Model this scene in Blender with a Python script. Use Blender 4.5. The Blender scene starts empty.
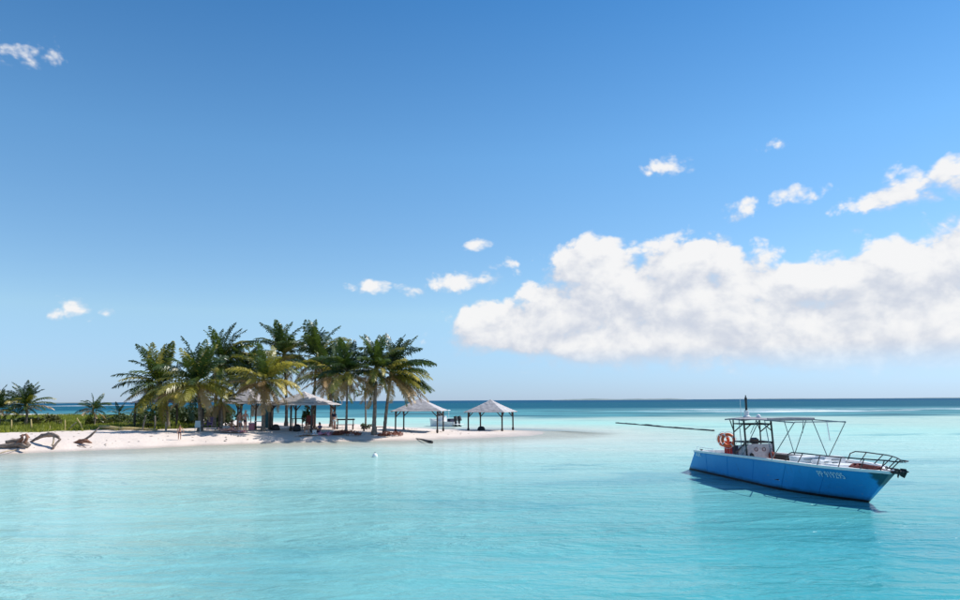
import bpy, math, random
import numpy as np
from mathutils import Vector, Matrix, noise as mnoise

sc = bpy.context.scene
COL = sc.collection
rad = math.radians

# ------------------------------------------------------------------ camera, sky, sun, exposure
FPX, CAM_H = 700.0, 3.3                      # focal length in pixels of a 960 px wide picture, eye height
PITCH = math.atan(100.35 / FPX)
ROLL = -rad(0.304)
cam_d = bpy.data.cameras.new('camera')
cam_d.sensor_width = 36.0
cam_d.lens = 36.0 * FPX / 960.0
cam_d.clip_start, cam_d.clip_end = 0.1, 60000.0
cam = bpy.data.objects.new('camera', cam_d)
COL.objects.link(cam)
cam.matrix_world = (Matrix.Translation((0, 0, CAM_H)) @ Matrix.Rotation(math.pi / 2 + PITCH, 4, 'X')
                    @ Matrix.Rotation(ROLL, 4, 'Z'))
sc.camera = cam

SUN_AZ, SUN_EL = rad(72.0), rad(50.0)        # azimuth clockwise from +Y
sun_dir = Vector((math.sin(SUN_AZ) * math.cos(SUN_EL), math.cos(SUN_AZ) * math.cos(SUN_EL), math.sin(SUN_EL)))
sun_d = bpy.data.lights.new('sun', 'SUN')
sun_d.energy = 4.6
sun_d.angle = rad(0.53)
sun_d.color = (1.0, 0.955, 0.89)
sun = bpy.data.objects.new('sun', sun_d)
COL.objects.link(sun)
sun.rotation_euler = sun_dir.to_track_quat('Z', 'Y').to_euler()
sun.location = (20, 20, 60)

sc.view_settings.view_transform = 'Standard'
sc.view_settings.look = 'None'
sc.view_settings.exposure = 0.25
sc.view_settings.gamma = 1.0
sc.view_settings.use_curve_mapping = False
sc.render.engine = 'CYCLES'
sc.cycles.use_denoising = True
sc.cycles.max_bounces = 8
sc.cycles.transparent_max_bounces = 12
sc.cycles.sample_clamp_indirect = 6.0
sc.cycles.sample_clamp_direct = 5.0


class NT:
    """small helper for node trees"""
    def __init__(s, tree):
        s.t = tree
    def n(s, kind, **kw):
        nd = s.t.nodes.new(kind)
        for k, v in kw.items():
            setattr(nd, k, v)
        return nd
    def link(s, a, b):
        s.t.links.new(a, b)
    def put(s, sock, v):
        if hasattr(v, 'is_linked') or isinstance(v, bpy.types.NodeSocket):
            s.t.links.new(v, sock)
        else:
            sock.default_value = v
    def m(s, op, a, b=None, c=None, clamp=False):
        nd = s.n('ShaderNodeMath', operation=op, use_clamp=clamp)
        s.put(nd.inputs[0], a)
        if b is not None: s.put(nd.inputs[1], b)
        if c is not None: s.put(nd.inputs[2], c)
        return nd.outputs[0]
    def v(s, op, a, b=None):
        nd = s.n('ShaderNodeVectorMath', operation=op)
        s.put(nd.inputs[0], a)
        if b is not None: s.put(nd.inputs[1], b)
        return nd.outputs['Value'] if op in ('LENGTH', 'DOT_PRODUCT', 'DISTANCE') else nd.outputs['Vector']
    def ss(s, x, a, b, lo=0.0, hi=1.0):
        nd = s.n('ShaderNodeMapRange', interpolation_type='SMOOTHSTEP')
        s.put(nd.inputs[0], x)
        for i, q in zip((1, 2, 3, 4), (a, b, lo, hi)):
            s.put(nd.inputs[i], q)
        return nd.outputs[0]
    def mix(s, f, a, b, mode='MIX'):
        nd = s.n('ShaderNodeMix', data_type='RGBA', blend_type=mode)
        s.put(nd.inputs[0], f)
        for sock, q in ((nd.inputs[6], a), (nd.inputs[7], b)):
            if isinstance(q, (tuple, list)) and len(q) == 3: q = (*q, 1)
            s.put(sock, q)
        return nd.outputs[2]
    flat = False
    def noise(s, vec, scale, detail=4, rough=0.5, dist=0.0):
        nd = s.n('ShaderNodeTexNoise', noise_dimensions='2D' if s.flat else '3D')
        if vec is not None: s.link(vec, nd.inputs['Vector'])
        nd.inputs['Scale'].default_value = scale
        nd.inputs['Detail'].default_value = detail
        nd.inputs['Roughness'].default_value = rough
        nd.inputs['Distortion'].default_value = dist
        return nd.outputs['Fac']
    def mapping(s, vec, loc=(0, 0, 0), rot=(0, 0, 0), scale=(1, 1, 1)):
        nd = s.n('ShaderNodeMapping')
        s.link(vec, nd.inputs['Vector'])
        nd.inputs['Location'].default_value = loc
        nd.inputs['Rotation'].default_value = rot
        nd.inputs['Scale'].default_value = scale
        return nd.outputs[0]


_c, _s = math.cos(ROLL), math.sin(ROLL)
FW = Vector((0, math.cos(PITCH), math.sin(PITCH)))
_rt, _up = Vector((1, 0, 0)), Vector((0, -math.sin(PITCH), math.cos(PITCH)))
RT, UP = _c * _rt + _s * _up, -_s * _rt + _c * _up
EYE = Vector((0, 0, CAM_H))


def ray(px, py):
    return FW * FPX + RT * (px - 480) - UP * (py - 300)
def gp(px, py, z=0.0):
    d = ray(px, py); return EYE + d * ((z - CAM_H) / d.z)
def dp(px, py, Y):
    d = ray(px, py); return EYE + d * (Y / d.y)



# ---- cloud field: a function of direction (azimuth, elevation) only
def cloud_group():
    g = bpy.data.node_groups.new('cloud_field', 'ShaderNodeTree')
    g.interface.new_socket('P', in_out='INPUT', socket_type='NodeSocketVector')
    g.interface.new_socket('D', in_out='OUTPUT', socket_type='NodeSocketFloat')
    g.interface.new_socket('B', in_out='OUTPUT', socket_type='NodeSocketFloat')
    t = NT(g); t.flat = True
    gi, go = t.n('NodeGroupInput'), t.n('NodeGroupOutput')
    P = gi.outputs[0]
    # warp of the coordinates, so that no outline follows a smooth curve
    w = t.n('ShaderNodeTexNoise', noise_dimensions='2D'); t.link(P, w.inputs['Vector'])
    w.inputs['Scale'].default_value = 9.0; w.inputs['Detail'].default_value = 3.0
    wv = t.v('SUBTRACT', w.outputs['Color'], (0.5, 0.5, 0.5))
    Pw = t.v('ADD', P, t.v('MULTIPLY', wv, (0.045, 0.03, 0.0)))
    blobs = [  # centre px, py, half width, half height, weight (the clouds of the photograph)
        (690, 268, 78, 40, 1.0), (595, 268, 70, 38, 1.0), (650, 305, 190, 55, 1.0), (510, 328, 85, 36, .95), (545, 300, 60, 30, .8),
        (810, 288, 110, 40, .95), (900, 288, 110, 48, 1.0), (968, 248, 60, 40, .95), (780, 330, 280, 50, 1.05), (930, 330, 150, 50, 1.05), (740, 280, 90, 40, .9),
        (468, 283, 64, 17, .56), (497, 262, 28, 18, .46), (520, 335, 95, 30, 1.0), (620, 345, 160, 30, .98), (830, 348, 240, 30, .98), (560, 318, 110, 34, 1.0),
        (373, 288, 40, 13, .52), (412, 296, 32, 10, .47), (665, 165, 44, 16, .53), (736, 208, 44, 17, .48), (770, 150, 32, 11, .44),
        (900, 192, 90, 22, .62), (955, 178, 74, 26, .66), (800, 195, 58, 14, .46), (915, 252, 44, 14, .5),
        (6, 40, 62, 26, .44), (78, 306, 48, 22, .40), (320, 280, 14, 8, .44), (270, 345, 50, 12, .5), (20, 300, 50, 10, .36), (480, 245, 26, 10, .45),
        (1080, 270, 120, 60, .9), (1250, 310, 150, 45, .85), (-160, 330, 120, 25, .6)]
    acc = None
    for px, py, rx, ry, wt in blobs:
        d_ = ray(px, py).normalized(); u = math.atan2(d_.x, d_.y); v = math.asin(d_.z)
        q = t.v('MULTIPLY', t.v('SUBTRACT', Pw, (u, v, 0)), (707.0 / rx, 707.0 / ry, 0))
        f = t.ss(t.v('LENGTH', q), 1.45, 0.15, 0.0, wt)
        acc = f if acc is None else t.m('SMOOTH_MAX', acc, f, 0.12)
    # the rest of the sky, all round: scattered fair-weather cumulus
    sep = t.n('ShaderNodeSeparateXYZ'); t.link(P, sep.inputs[0])
    az = t.m('ABSOLUTE', sep.outputs[0])
    ring = t.noise(t.mapping(P, scale=(2.2, 5.0, 1)), 1.6, 2, .5)
    band = t.m('MULTIPLY', t.ss(sep.outputs[1], .02, .08), t.ss(sep.outputs[1], .5, .25))
    outer = t.m('MULTIPLY', t.m('MULTIPLY', t.ss(ring, .5, .66), band), t.ss(az, .8, 1.1, 0.0, .85))
    acc = t.m('MAXIMUM', acc, outer)
    # billows (rounded heads) and fine breakup
    vo = t.n('ShaderNodeTexVoronoi', feature='F1', voronoi_dimensions='2D')
    t.link(t.mapping(Pw, scale=(1, 1.25, 1)), vo.inputs['Vector'])
    vo.inputs['Scale'].default_value = 24.0; vo.inputs['Detail'].default_value = 3.0
    vo.inputs['Roughness'].default_value = 0.55
    bil = t.m('SUBTRACT', 0.5, vo.outputs['Distance'])
    fb = t.m('SUBTRACT', t.noise(t.mapping(P, scale=(1, 1.5, 1)), 14.0, 7, .52, .2), 0.5)
    fine = t.m('SUBTRACT', t.noise(t.mapping(P, scale=(1, 1.6, 1)), 62.0, 6, .58), 0.5)
    B = t.m('ADD', t.m('MULTIPLY', bil, 0.40), t.m('MULTIPLY', fb, 0.75))
    N = t.m('ADD', B, t.m('MULTIPLY', fine, 0.20))
    d = t.m('ADD', t.m('MULTIPLY', acc, 1.1), t.m('MULTIPLY', N, t.ss(acc, .55, 1.05, 1.0, .38)))     # edges break up, the core stays closed
    d = t.m('MULTIPLY', d, t.ss(acc, 0.0, 0.2))
    t.link(d, go.inputs[0]); t.link(B, go.inputs[1])
    return g


world = bpy.data.worlds.new('World')
sc.world = world
world.use_nodes = True
wt = NT(world.node_tree)
world.node_tree.nodes.clear()
sky = wt.n('ShaderNodeTexSky', sky_type='NISHITA')
sky.sun_disc = False
sky.sun_elevation = SUN_EL
sky.sun_rotation = SUN_AZ
sky.altitude = 0.0
sky.air_density, sky.dust_density, sky.ozone_density = 1.0, 0.0, 4.0
bg = wt.n('ShaderNodeBackground')
bg.inputs['Strength'].default_value = 0.15
tc = wt.n('ShaderNodeTexCoord')
dirn = wt.v('NORMALIZE', tc.outputs['Generated'])
sx = wt.n('ShaderNodeSeparateXYZ'); wt.link(dirn, sx.inputs[0])
cu = wt.m('ARCTAN2', sx.outputs[0], sx.outputs[1])
cv = wt.m('ARCSINE', sx.outputs[2])
rmp = wt.n('ShaderNodeValToRGB'); wt.link(wt.m('DIVIDE', cv, .6, clamp=True), rmp.inputs[0])     # clear maritime air: bluer than the standard atmosphere
els = rmp.color_ramp.elements
els[0].position, els[0].color = 0.0, (.325, .455, .80, 1)
els[1].position, els[1].color = .92, (.31, .66, .83, 1)
for q_, c_ in ((.20, (.70, .77, .78, 1)), (.57, (.56, .82, .89, 1))):
    e_ = els.new(q_); e_.color = c_
tint = rmp.outputs[0]
wt.link(wt.mix(1.0, sky.outputs[0], tint, 'MULTIPLY'), bg.inputs['Color'])
cmb = wt.n('ShaderNodeCombineXYZ'); wt.link(cu, cmb.inputs[0]); wt.link(cv, cmb.inputs[1])
cg = cloud_group()
d0 = wt.n('ShaderNodeGroup'); d0.node_tree = cg; wt.link(cmb.outputs[0], d0.inputs[0])
d1 = wt.n('ShaderNodeGroup'); d1.node_tree = cg
wt.link(wt.v('ADD', cmb.outputs[0], (0.014, 0.024, 0)), d1.inputs[0])
D0, D1 = d0.outputs[0], d1.outputs[0]
# thicker towards the sun than here = greyer (self shading of the vapour)
lit = wt.ss(wt.m('ADD', wt.m('MULTIPLY', wt.m('SUBTRACT', D0, D1), .7), wt.m('MULTIPLY', wt.m('SUBTRACT', d0.outputs[1], d1.outputs[1]), .34)), -0.34, 0.35)
alpha = wt.ss(D0, 0.25, wt.m('SUBTRACT', 1.0, wt.m('MULTIPLY', lit, 0.42)))
alpha = wt.m('MULTIPLY', alpha, wt.ss(cv, 0.018, 0.075, 0.04, 0.97))
ccol = wt.mix(lit, (0.55, 0.59, 0.68), (0.845, 0.84, 0.84))
bgc = wt.n('ShaderNodeBackground'); wt.link(ccol, bgc.inputs['Color']); bgc.inputs['Strength'].default_value = 0.93
mx = wt.n('ShaderNodeMixShader')
wt.link(alpha, mx.inputs[0]); wt.link(bg.outputs[0], mx.inputs[1]); wt.link(bgc.outputs[0], mx.inputs[2])
wo = wt.n('ShaderNodeOutputWorld'); wt.link(mx.outputs[0], wo.inputs[0])
world.cycles.sampling_method = 'MANUAL'
world.cycles.sample_map_resolution = 512

# ------------------------------------------------------------------ helpers
def mat(name, color, rough=0.6, var=0.25, scale=3.0, bump=0.0, bscale=20.0, metal=0.0, spec=0.5, color2=None, detail=5):
    m = bpy.data.materials.new(name); m.use_nodes = True
    t = NT(m.node_tree); b = m.node_tree.nodes['Principled BSDF']
    co = t.n('ShaderNodeTexCoord').outputs['Object']
    f = t.noise(co, scale, detail, .6)
    c2 = color2 if color2 else tuple(min(1, q * (1 + var)) for q in color)
    c1 = color if color2 else tuple(q * (1 - var) for q in color)
    t.link(t.mix(t.ss(f, .3, .7), c1, c2), b.inputs['Base Color'])
    b.inputs['Roughness'].default_value = rough
    b.inputs['Metallic'].default_value = metal
    b.inputs['Specular IOR Level'].default_value = spec
    if bump:
        bn = t.n('ShaderNodeBump'); bn.inputs['Strength'].default_value = bump; bn.inputs['Distance'].default_value = 0.02
        t.link(t.noise(co, bscale, 4, .6), bn.inputs['Height']); t.link(bn.outputs[0], b.inputs['Normal'])
    return m


def leafmat(name, c1, c2, scale=1.2, rough=0.35, trans=0.3):
    m = bpy.data.materials.new(name); m.use_nodes = True
    t = NT(m.node_tree); nt = m.node_tree; b = nt.nodes['Principled BSDF']; out = nt.nodes['Material Output']
    co = t.n('ShaderNodeTexCoord').outputs['Object']
    oi = t.n('ShaderNodeObjectInfo').outputs['Random']
    f = t.m('ADD', t.m('MULTIPLY', t.noise(co, scale, 3, .6), .7), t.m('MULTIPLY', oi, .4))
    c = t.mix(t.ss(f, .3, .8), c1, c2)
    t.link(c, b.inputs['Base Color']); b.inputs['Roughness'].default_value = rough
    b.inputs['Specular IOR Level'].default_value = 0.5
    tr = t.n('ShaderNodeBsdfTranslucent'); t.link(t.mix(1.0, c, (1.25, 1.3, .6), 'MULTIPLY'), tr.inputs['Color'])
    ms = t.n('ShaderNodeMixShader'); ms.inputs[0].default_value = trans
    t.link(b.outputs[0], ms.inputs[1]); t.link(tr.outputs[0], ms.inputs[2]); t.link(ms.outputs[0], out.inputs[0])
    return m


class MB:
    def __init__(s):
        s.v, s.f = [], []
    def add(s, verts, faces):
        o = len(s.v); s.v.extend([tuple(p) for p in verts]); s.f.extend([tuple(i + o for i in f) for f in faces])
    def box(s, c, size, rot=None, taper=1.0):
        a, b, h = size[0] / 2, size[1] / 2, size[2] / 2
        vs = [Vector((x * a * (taper if z > 0 else 1), y * b * (taper if z > 0 else 1), z * h)) for z in (-1, 1) for x, y in ((-1, -1), (1, -1), (1, 1), (-1, 1))]
        if rot is not None: vs = [rot @ p for p in vs]
        s.add([p + Vector(c) for p in vs], [(3, 2, 1, 0), (4, 5, 6, 7), (0, 1, 5, 4), (1, 2, 6, 5), (2, 3, 7, 6), (3, 0, 4, 7)])
    def bar(s, a, b, w, h=None):
        a, b = Vector(a), Vector(b); d = b - a
        q = d.to_track_quat('Z', 'Y').to_matrix()
        s.box((a + b) / 2, (w, h or w, d.length), q)
    def tube(s, pts, r, n=8, caps=True, jit=0.0, seed=0):
        pts = [Vector(p) for p in pts]
        rr = r if isinstance(r, (list, tuple)) else [r] * len(pts)
        o = len(s.v); ref = None
        for i, p in enumerate(pts):
            d = (pts[min(i + 1, len(pts) - 1)] - pts[max(i - 1, 0)]).normalized()
            if ref is None: ref = d.orthogonal().normalized()
            else:
                ref = (ref - d * ref.dot(d)).normalized()
            e = d.cross(ref)
            for k in range(n):
                a = 2 * math.pi * k / n
                dv = ref * math.cos(a) + e * math.sin(a)
                q = rr[i]
                if jit: q *= 1 + jit * mnoise.noise(p * 3.1 + dv * 1.7 + Vector((seed, seed * 2, 0)))
                s.v.append(tuple(p + dv * q))
        for i in range(len(pts) - 1):
            for k in range(n):
                a, b = o + i * n + k, o + i * n + (k + 1) % n
                s.f.append((a, b, b + n, a + n))
        if caps:
            s.f.append(tuple(o + k for k in reversed(range(n)))); s.f.append(tuple(o + (len(pts) - 1) * n + k for k in range(n)))
    def lathe(s, prof, n=16, c=(0, 0, 0), axis=None):
        o = len(s.v); c = Vector(c)
        for r, z in prof:
            for k in range(n):
                a = 2 * math.pi * k / n
                p = Vector((r * math.cos(a), r * math.sin(a), z))
                if axis is not None: p = axis @ p
                s.v.append(tuple(p + c))
        for i in range(len(prof) - 1):
            for k in range(n):
                a, b = o + i * n + k, o + i * n + (k + 1) % n
                s.f.append((a, b, b + n, a + n))
        s.f.append(tuple(o + k for k in reversed(range(n)))); s.f.append(tuple(o + (len(prof) - 1) * n + k for k in range(n)))
    def torus(s, c, R, r, rot=None, n=20, k=8, a0=0, a1=2 * math.pi):
        full = abs(a1 - a0 - 2 * math.pi) < 1e-6
        pts = []
        for i in range(n + 1):
            a = a0 + (a1 - a0) * i / n
            p = Vector((R * math.cos(a), R * math.sin(a), 0))
            if rot is not None: p = rot @ p
            pts.append(p + Vector(c))
        s.tube(pts, r, k, caps=not full)
    def mesh(s, name, m, smooth=False):
        me = bpy.data.meshes.new(name); me.from_pydata(s.v, [], s.f); me.materials.append(m)
        if smooth: me.polygons.foreach_set('use_smooth', [True] * len(me.polygons))
        me.update(); return me
    def build(s, name, m, parent=None, smooth=False, loc=None):
        return link(name, s.mesh(name, m, smooth), parent, loc)


def link(name, data, parent=None, loc=None, rz=0.0):
    o = bpy.data.objects.new(name, data); COL.objects.link(o)
    if parent: o.parent = parent
    if loc is not None: o.location = loc
    if rz: o.rotation_euler = (0, 0, rz)
    return o
def tag(o, label, cat, group=None):
    o['label'] = label; o['category'] = cat
    if group: o['group'] = group
    return o
def thing(name, label, cat, loc=(0, 0, 0), rz=0.0, group=None):
    return tag(link(name, None, None, loc, rz), label, cat, group)
def structure(o):
    o['kind'] = 'structure'; return o


def smooth01(x):
    x = max(0.0, min(1.0, x)); return x * x * (3 - 2 * x)
def lerp_tab(x, tab):
    if x <= tab[0][0]: return tab[0][1]
    for (a, p), (b, q) in zip(tab, tab[1:]):
        if x <= b: return p + (q - p) * (x - a) / (b - a)
    return tab[-1][1]


# ------------------------------------------------------------------ islet terrain
SHORE = [(-95, 40), (-60, 40.5), (-42, 43), (-31.4, 46.6), (-26.4, 49.6), (-21.4, 54.2), (-14.8, 58.0), (-6.7, 59.3), (0, 62.6), (4.4, 66.6), (6.2, 70.0),
         (6.6, 73.0), (5.9, 76.3), (4.5, 79.0), (0, 80.5), (-8, 82), (-16, 84), (-24, 90), (-36, 104), (-52, 118), (-75, 124), (-105, 120), (-112, 80)]
_P = np.array(SHORE, float); _Q = np.roll(_P, -1, axis=0)
def shore_dist(x, y):
    """signed distance to the shoreline, positive on land (numpy arrays)"""
    x = np.asarray(x, float); y = np.asarray(y, float)
    best = np.full(x.shape, 1e9); ins = np.zeros(x.shape, bool)
    for a, b in zip(_P, _Q):
        e = b - a; L = e @ e
        t = np.clip(((x - a[0]) * e[0] + (y - a[1]) * e[1]) / L, 0, 1)
        best = np.minimum(best, np.hypot(x - a[0] - t * e[0], y - a[1] - t * e[1]))
        cond = ((a[1] > y) != (b[1] > y))
        with np.errstate(divide='ignore', invalid='ignore'):
            xc = a[0] + (y - a[1]) * e[0] / e[1]
        ins ^= cond & (x < xc)
    return np.where(ins, best, -best)
def terrain(x, y):
    x = np.asarray(x, float); y = np.asarray(y, float)
    d = shore_dist(x, y) + 0.35 * np.sin(x * .9 + 1) * np.sin(y * .35) + .2 * np.sin(x * 2.3 + y)
    top = np.interp(x, [-80, -40, -30, -14, -5, 0, 9], [1.5, 1.05, .85, .78, .24, .17, .10])
    t = np.clip(d / 5.5, 0, 1); t = 1 - (1 - t) ** 2
    land = top * t + .02 * np.sin(x * 1.7) * np.sin(y * 1.3) * t
    sea = np.maximum(-3.2, d * 0.052)
    sea = np.minimum(d * .04, sea)
    return np.where(d > 0, land, sea)
def hz(x, y):
    return float(terrain(np.array([x]), np.array([y]))[0])
def on(px, Y, dz=0.0):
    """standing point on the islet in the bearing of px at distance Y"""
    z = .6
    for _ in range(4):
        p = dp(px, 430, Y); z = hz(p.x, Y)
    return Vector((p.x, Y, z + dz))
def stand(px, py):
    """where the line of sight through px, py meets the islet"""
    Y = 40.0
    while Y < 140:
        p = dp(px, py, Y)
        if p.z <= max(hz(p.x, Y), 0): return Vector((p.x, Y, max(hz(p.x, Y), 0)))
        Y += .25
    return gp(px, py, 0)


def grass_amount(x, y):
    d = shore_dist(x, y)
    e = np.interp(x, [-60, -36, -31, -27, -23], [9.5, 11.0, 12.5, 13.5, 20.0])
    a = np.clip((d + 1.2 * np.sin(x * .8) + .7 * np.sin(x * 2.1 + y) - e) / 2.0, 0, 1)
    return a * np.clip((-19.0 - x) / 5, 0, 1)


gx = np.arange(-112, 22, 0.7); gy = np.arange(34, 128, 0.7)
X, Y = np.meshgrid(gx, gy)
Z = terrain(X, Y)
G = grass_amount(X, Y)
nx, ny = len(gx), len(gy)
idx = np.arange(nx * ny).reshape(ny, nx)
faces = np.stack([idx[:-1, :-1], idx[:-1, 1:], idx[1:, 1:], idx[1:, :-1]], -1).reshape(-1, 4)
me = bpy.data.meshes.new('beach')
me.from_pydata(np.stack([X, Y, Z], -1).reshape(-1, 3).tolist(), [], faces.tolist())
at = me.attributes.new('grass', 'FLOAT', 'POINT'); at.data.foreach_set('value', G.reshape(-1).astype(np.float32))
me.polygons.foreach_set('use_smooth', [True] * len(me.polygons))
msand = bpy.data.materials.new('coral sand'); msand.use_nodes = True
t = NT(msand.node_tree); b = msand.node_tree.nodes['Principled BSDF']
pos = t.n('ShaderNodeNewGeometry').outputs['Position']
sp = t.n('ShaderNodeSeparateXYZ'); t.link(pos, sp.inputs[0])
dry = t.mix(t.noise(pos, .5, 6, .6), (.60, .50, .43), (.76, .66, .58))
drift = t.ss(t.noise(t.mapping(pos, scale=(.35, 1.4, 1)), 1.3, 6, .7), .6, .74)
dry = t.mix(t.m('MULTIPLY', drift, .45), dry, (.36, .27, .20))
wet = t.ss(t.m('ADD', sp.outputs[2], t.m('MULTIPLY', t.noise(pos, .8, 4), .12)), .04, .26, 1.0, 0.0)
colr = t.mix(wet, dry, (.47, .40, .34))
ga = t.n('ShaderNodeAttribute', attribute_name='grass').outputs['Fac']
colr = t.mix(t.ss(t.m('ADD', ga, t.m('MULTIPLY', t.m('SUBTRACT', t.noise(pos, 1.1, 5, .7), .5), .9)), .25, .6), colr, (.16, .18, .04))
t.link(colr, b.inputs['Base Color'])
t.link(t.m('SUBTRACT', .9, t.m('MULTIPLY', wet, .45)), b.inputs['Roughness'])
bn = t.n('ShaderNodeBump'); bn.inputs['Strength'].default_value = .6; bn.inputs['Distance'].default_value = .12
t.link(t.noise(pos, 1.9, 6, .65), bn.inputs['Height']); t.link(bn.outputs[0], b.inputs['Normal'])
me.materials.append(msand)
structure(link('beach', me))

# ------------------------------------------------------------------ sea
def axis(dense0, dense1, step, lo, hi, grow=1.16):
    a = list(np.arange(dense0, dense1 + 1e-6, step))
    q, st = dense1, step
    while q < hi: st *= grow; q += st; a.append(min(q, hi))
    q, st = dense0, step
    while q > lo: st *= grow; q -= st; a.insert(0, max(q, lo))
    return np.array(a)
sx_ = axis(-75, 40, .7, -30000, 30000); sy_ = axis(9, 130, .7, -20000, 40000)
X, Y = np.meshgrid(sx_, sy_)
inside = (X > -125) & (X < 60) & (Y > 20) & (Y < 150)
T = np.full(X.shape, -3.2); T[inside] = terrain(X[inside], Y[inside])
depth = np.clip(-T, 0, 3.2)
# depth further out: sand flats that fall off slowly towards the camera side
nx, ny = len(sx_), len(sy_)
idx = np.arange(nx * ny).reshape(ny, nx)
faces = np.stack([idx[:-1, :-1], idx[:-1, 1:], idx[1:, 1:], idx[1:, :-1]], -1).reshape(-1, 4)
me = bpy.data.meshes.new('sea')
me.from_pydata(np.stack([X, Y, np.zeros_like(X)], -1).reshape(-1, 3).tolist(), [], faces.tolist())
at = me.attributes.new('depth', 'FLOAT', 'POINT'); at.data.foreach_set('value', depth.reshape(-1).astype(np.float32))
msea = bpy.data.materials.new('lagoon water'); msea.use_nodes = True
t = NT(msea.node_tree); t.flat = True; b = msea.node_tree.nodes['Principled BSDF']; out = msea.node_tree.nodes['Material Output']
pos = t.n('ShaderNodeNewGeometry').outputs['Position']
sp = t.n('ShaderNodeSeparateXYZ'); t.link(pos, sp.inputs[0])
px_, py_ = sp.outputs[0], sp.outputs[1]
dep = t.n('ShaderNodeAttribute', attribute_name='depth').outputs['Fac']
big = t.m('SUBTRACT', t.noise(t.mapping(pos, scale=(.6, 1.2, 1)), .045, 5, .55, .5), .5)
mid = t.m('SUBTRACT', t.noise(t.mapping(pos, scale=(.7, 1.6, 1)), .16, 5, .6, .4), .5)
lag = t.m('ADD', dep, t.m('MULTIPLY', big, 1.5))
lag = t.m('ADD', lag, t.m('MULTIPLY', mid, .6))
shal = t.mix(t.ss(dep, .0, .9), (.54, .58, .51), (.43, .555, .495))
col = t.mix(t.ss(lag, .3, 1.6), shal, (.35, .60, .54))
near = t.m('MULTIPLY', t.ss(py_, 50, 12), t.ss(px_, -16, 9, .08, 1.0))                                         # the flat deepens towards the anchorage
nearm = t.m('MULTIPLY', near, t.ss(t.m('ADD', dep, t.m('MULTIPLY', big, 1.2)), .5, 1.6))
col = t.mix(nearm, col, (.035, .32, .345))
# sand lagoon ends at the reef
flat = t.ss(t.m('ADD', py_, t.m('MULTIPLY', big, 30)), 60, 100)
col = t.mix(t.m('MULTIPLY', flat, t.ss(dep, 1.2, 2.6, 0, .8)), col, (.40, .53, .48))
rip = t.ss(t.noise(t.mapping(pos, rot=(0, 0, rad(5)), scale=(.28, 1.5, 1)), .42, 5, .6, .5), .35, .65, -.10, .07)
col = t.mix(1.0, col, t.mix(t.m('ADD', .5, rip), (.72, .72, .72), (1.28, 1.28, 1.28)), 'MULTIPLY')   # light and shade of the ripples, painted as streaks into the water colour
# sea-grass and rubble patches on the bed
weed = t.ss(t.noise(t.mapping(pos, scale=(.5, 1.5, 1)), .13, 6, .6, .6), .58, .70)
for cx_, cy_, rx_, ry_ in ((23.5, 37.5, 6.5, 1.5), (20.5, 41.0, 4.0, .7), (2.2, 23.0, 2.6, .9), (10.5, 16.5, 3.0, 2.6), (15.5, 19.0, 2.2, 2.6)):
    q_ = t.v('LENGTH', t.v('MULTIPLY', t.v('SUBTRACT', pos, (cx_, cy_, 0)), (1 / rx_, 1 / ry_, 0)))
    weed = t.m('MAXIMUM', weed, t.m('MULTIPLY', t.ss(t.m('ADD', q_, t.m('MULTIPLY', mid, 2.4)), 1.35, .35), .8))
weed = t.m('MULTIPLY', weed, t.m('MULTIPLY', t.ss(dep, .5, 1.4, 0, .5), t.ss(px_, -12, 6, .35, 1.0)))
col = t.mix(weed, col, (.03, .26, .32))
reefn = t.m('MULTIPLY', big, 55)
edge = t.m('ADD', py_, reefn)
reef = t.m('MULTIPLY', t.ss(edge, 124, 142), t.ss(edge, 330, 210))
rub = t.noise(t.mapping(pos, scale=(.25, 1.2, 1)), .12, 6, .65)
col = t.mix(t.ss(edge, 122, 150), col, t.mix(t.ss(rub, .35, .68), (.045, .135, .17), (.11, .36, .40)))
col = t.mix(t.ss(edge, 200, 330), col, (.006, .095, .15))
col = t.mix(t.ss(edge, 500, 1500), col, (.005, .075, .15))
# breaking waves on the reef edge
fo = t.noise(t.mapping(pos, loc=(13, 5, 0), scale=(.09, .55, 1)), .22, 5, .6)
fband = t.m('MULTIPLY', t.ss(py_, 165, 185), t.ss(py_, 260, 225))
fband = t.m('MULTIPLY', fband, t.ss(px_, 20, 70))
fl = t.m('MULTIPLY', t.m('MULTIPLY', t.ss(py_, 600, 660), t.ss(py_, 900, 800)), t.m('MULTIPLY', t.ss(px_, -470, -440), t.ss(px_, -340, -385)))
foam = t.m('MAXIMUM', t.m('MULTIPLY', t.ss(fo, .56, .61), fband), t.m('MULTIPLY', t.m('MULTIPLY', fl, .8), t.ss(t.noise(t.mapping(pos, scale=(.02, .05, 1)), 2.0, 5, .7), .42, .6)))
caps = t.ss(t.noise(t.mapping(pos, scale=(.12, .6, 1)), .35, 6, .7), .70, .74)
foam = t.m('MAXIMUM', foam, t.m('MULTIPLY', t.m('MULTIPLY', caps, .6), t.ss(py_, 170, 260)))
col = t.mix(foam, col, (.82, .86, .88))
t.link(col, b.inputs['Base Color'])
b.inputs['IOR'].default_value = 1.33
far = t.ss(py_, 60, 260)
t.link(t.m('ADD', .11, t.m('MULTIPLY', far, .25)), b.inputs['Roughness'])
t.link(t.m('SUBTRACT', .5, t.m('MULTIPLY', far, .36)), b.inputs['Specular IOR Level'])
w1 = t.noise(t.mapping(pos, rot=(0, 0, rad(-14)), scale=(.45, 1.25, 1)), .55, 3, .55, .6)
w2 = t.noise(t.mapping(pos, rot=(0, 0, rad(10)), scale=(.6, 1.35, 1)), 1.7, 4, .6, .4)
w3 = t.noise(t.mapping(pos, rot=(0, 0, rad(-4)), scale=(.7, 1.2, 1)), 6.0, 3, .6, .2)
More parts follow.
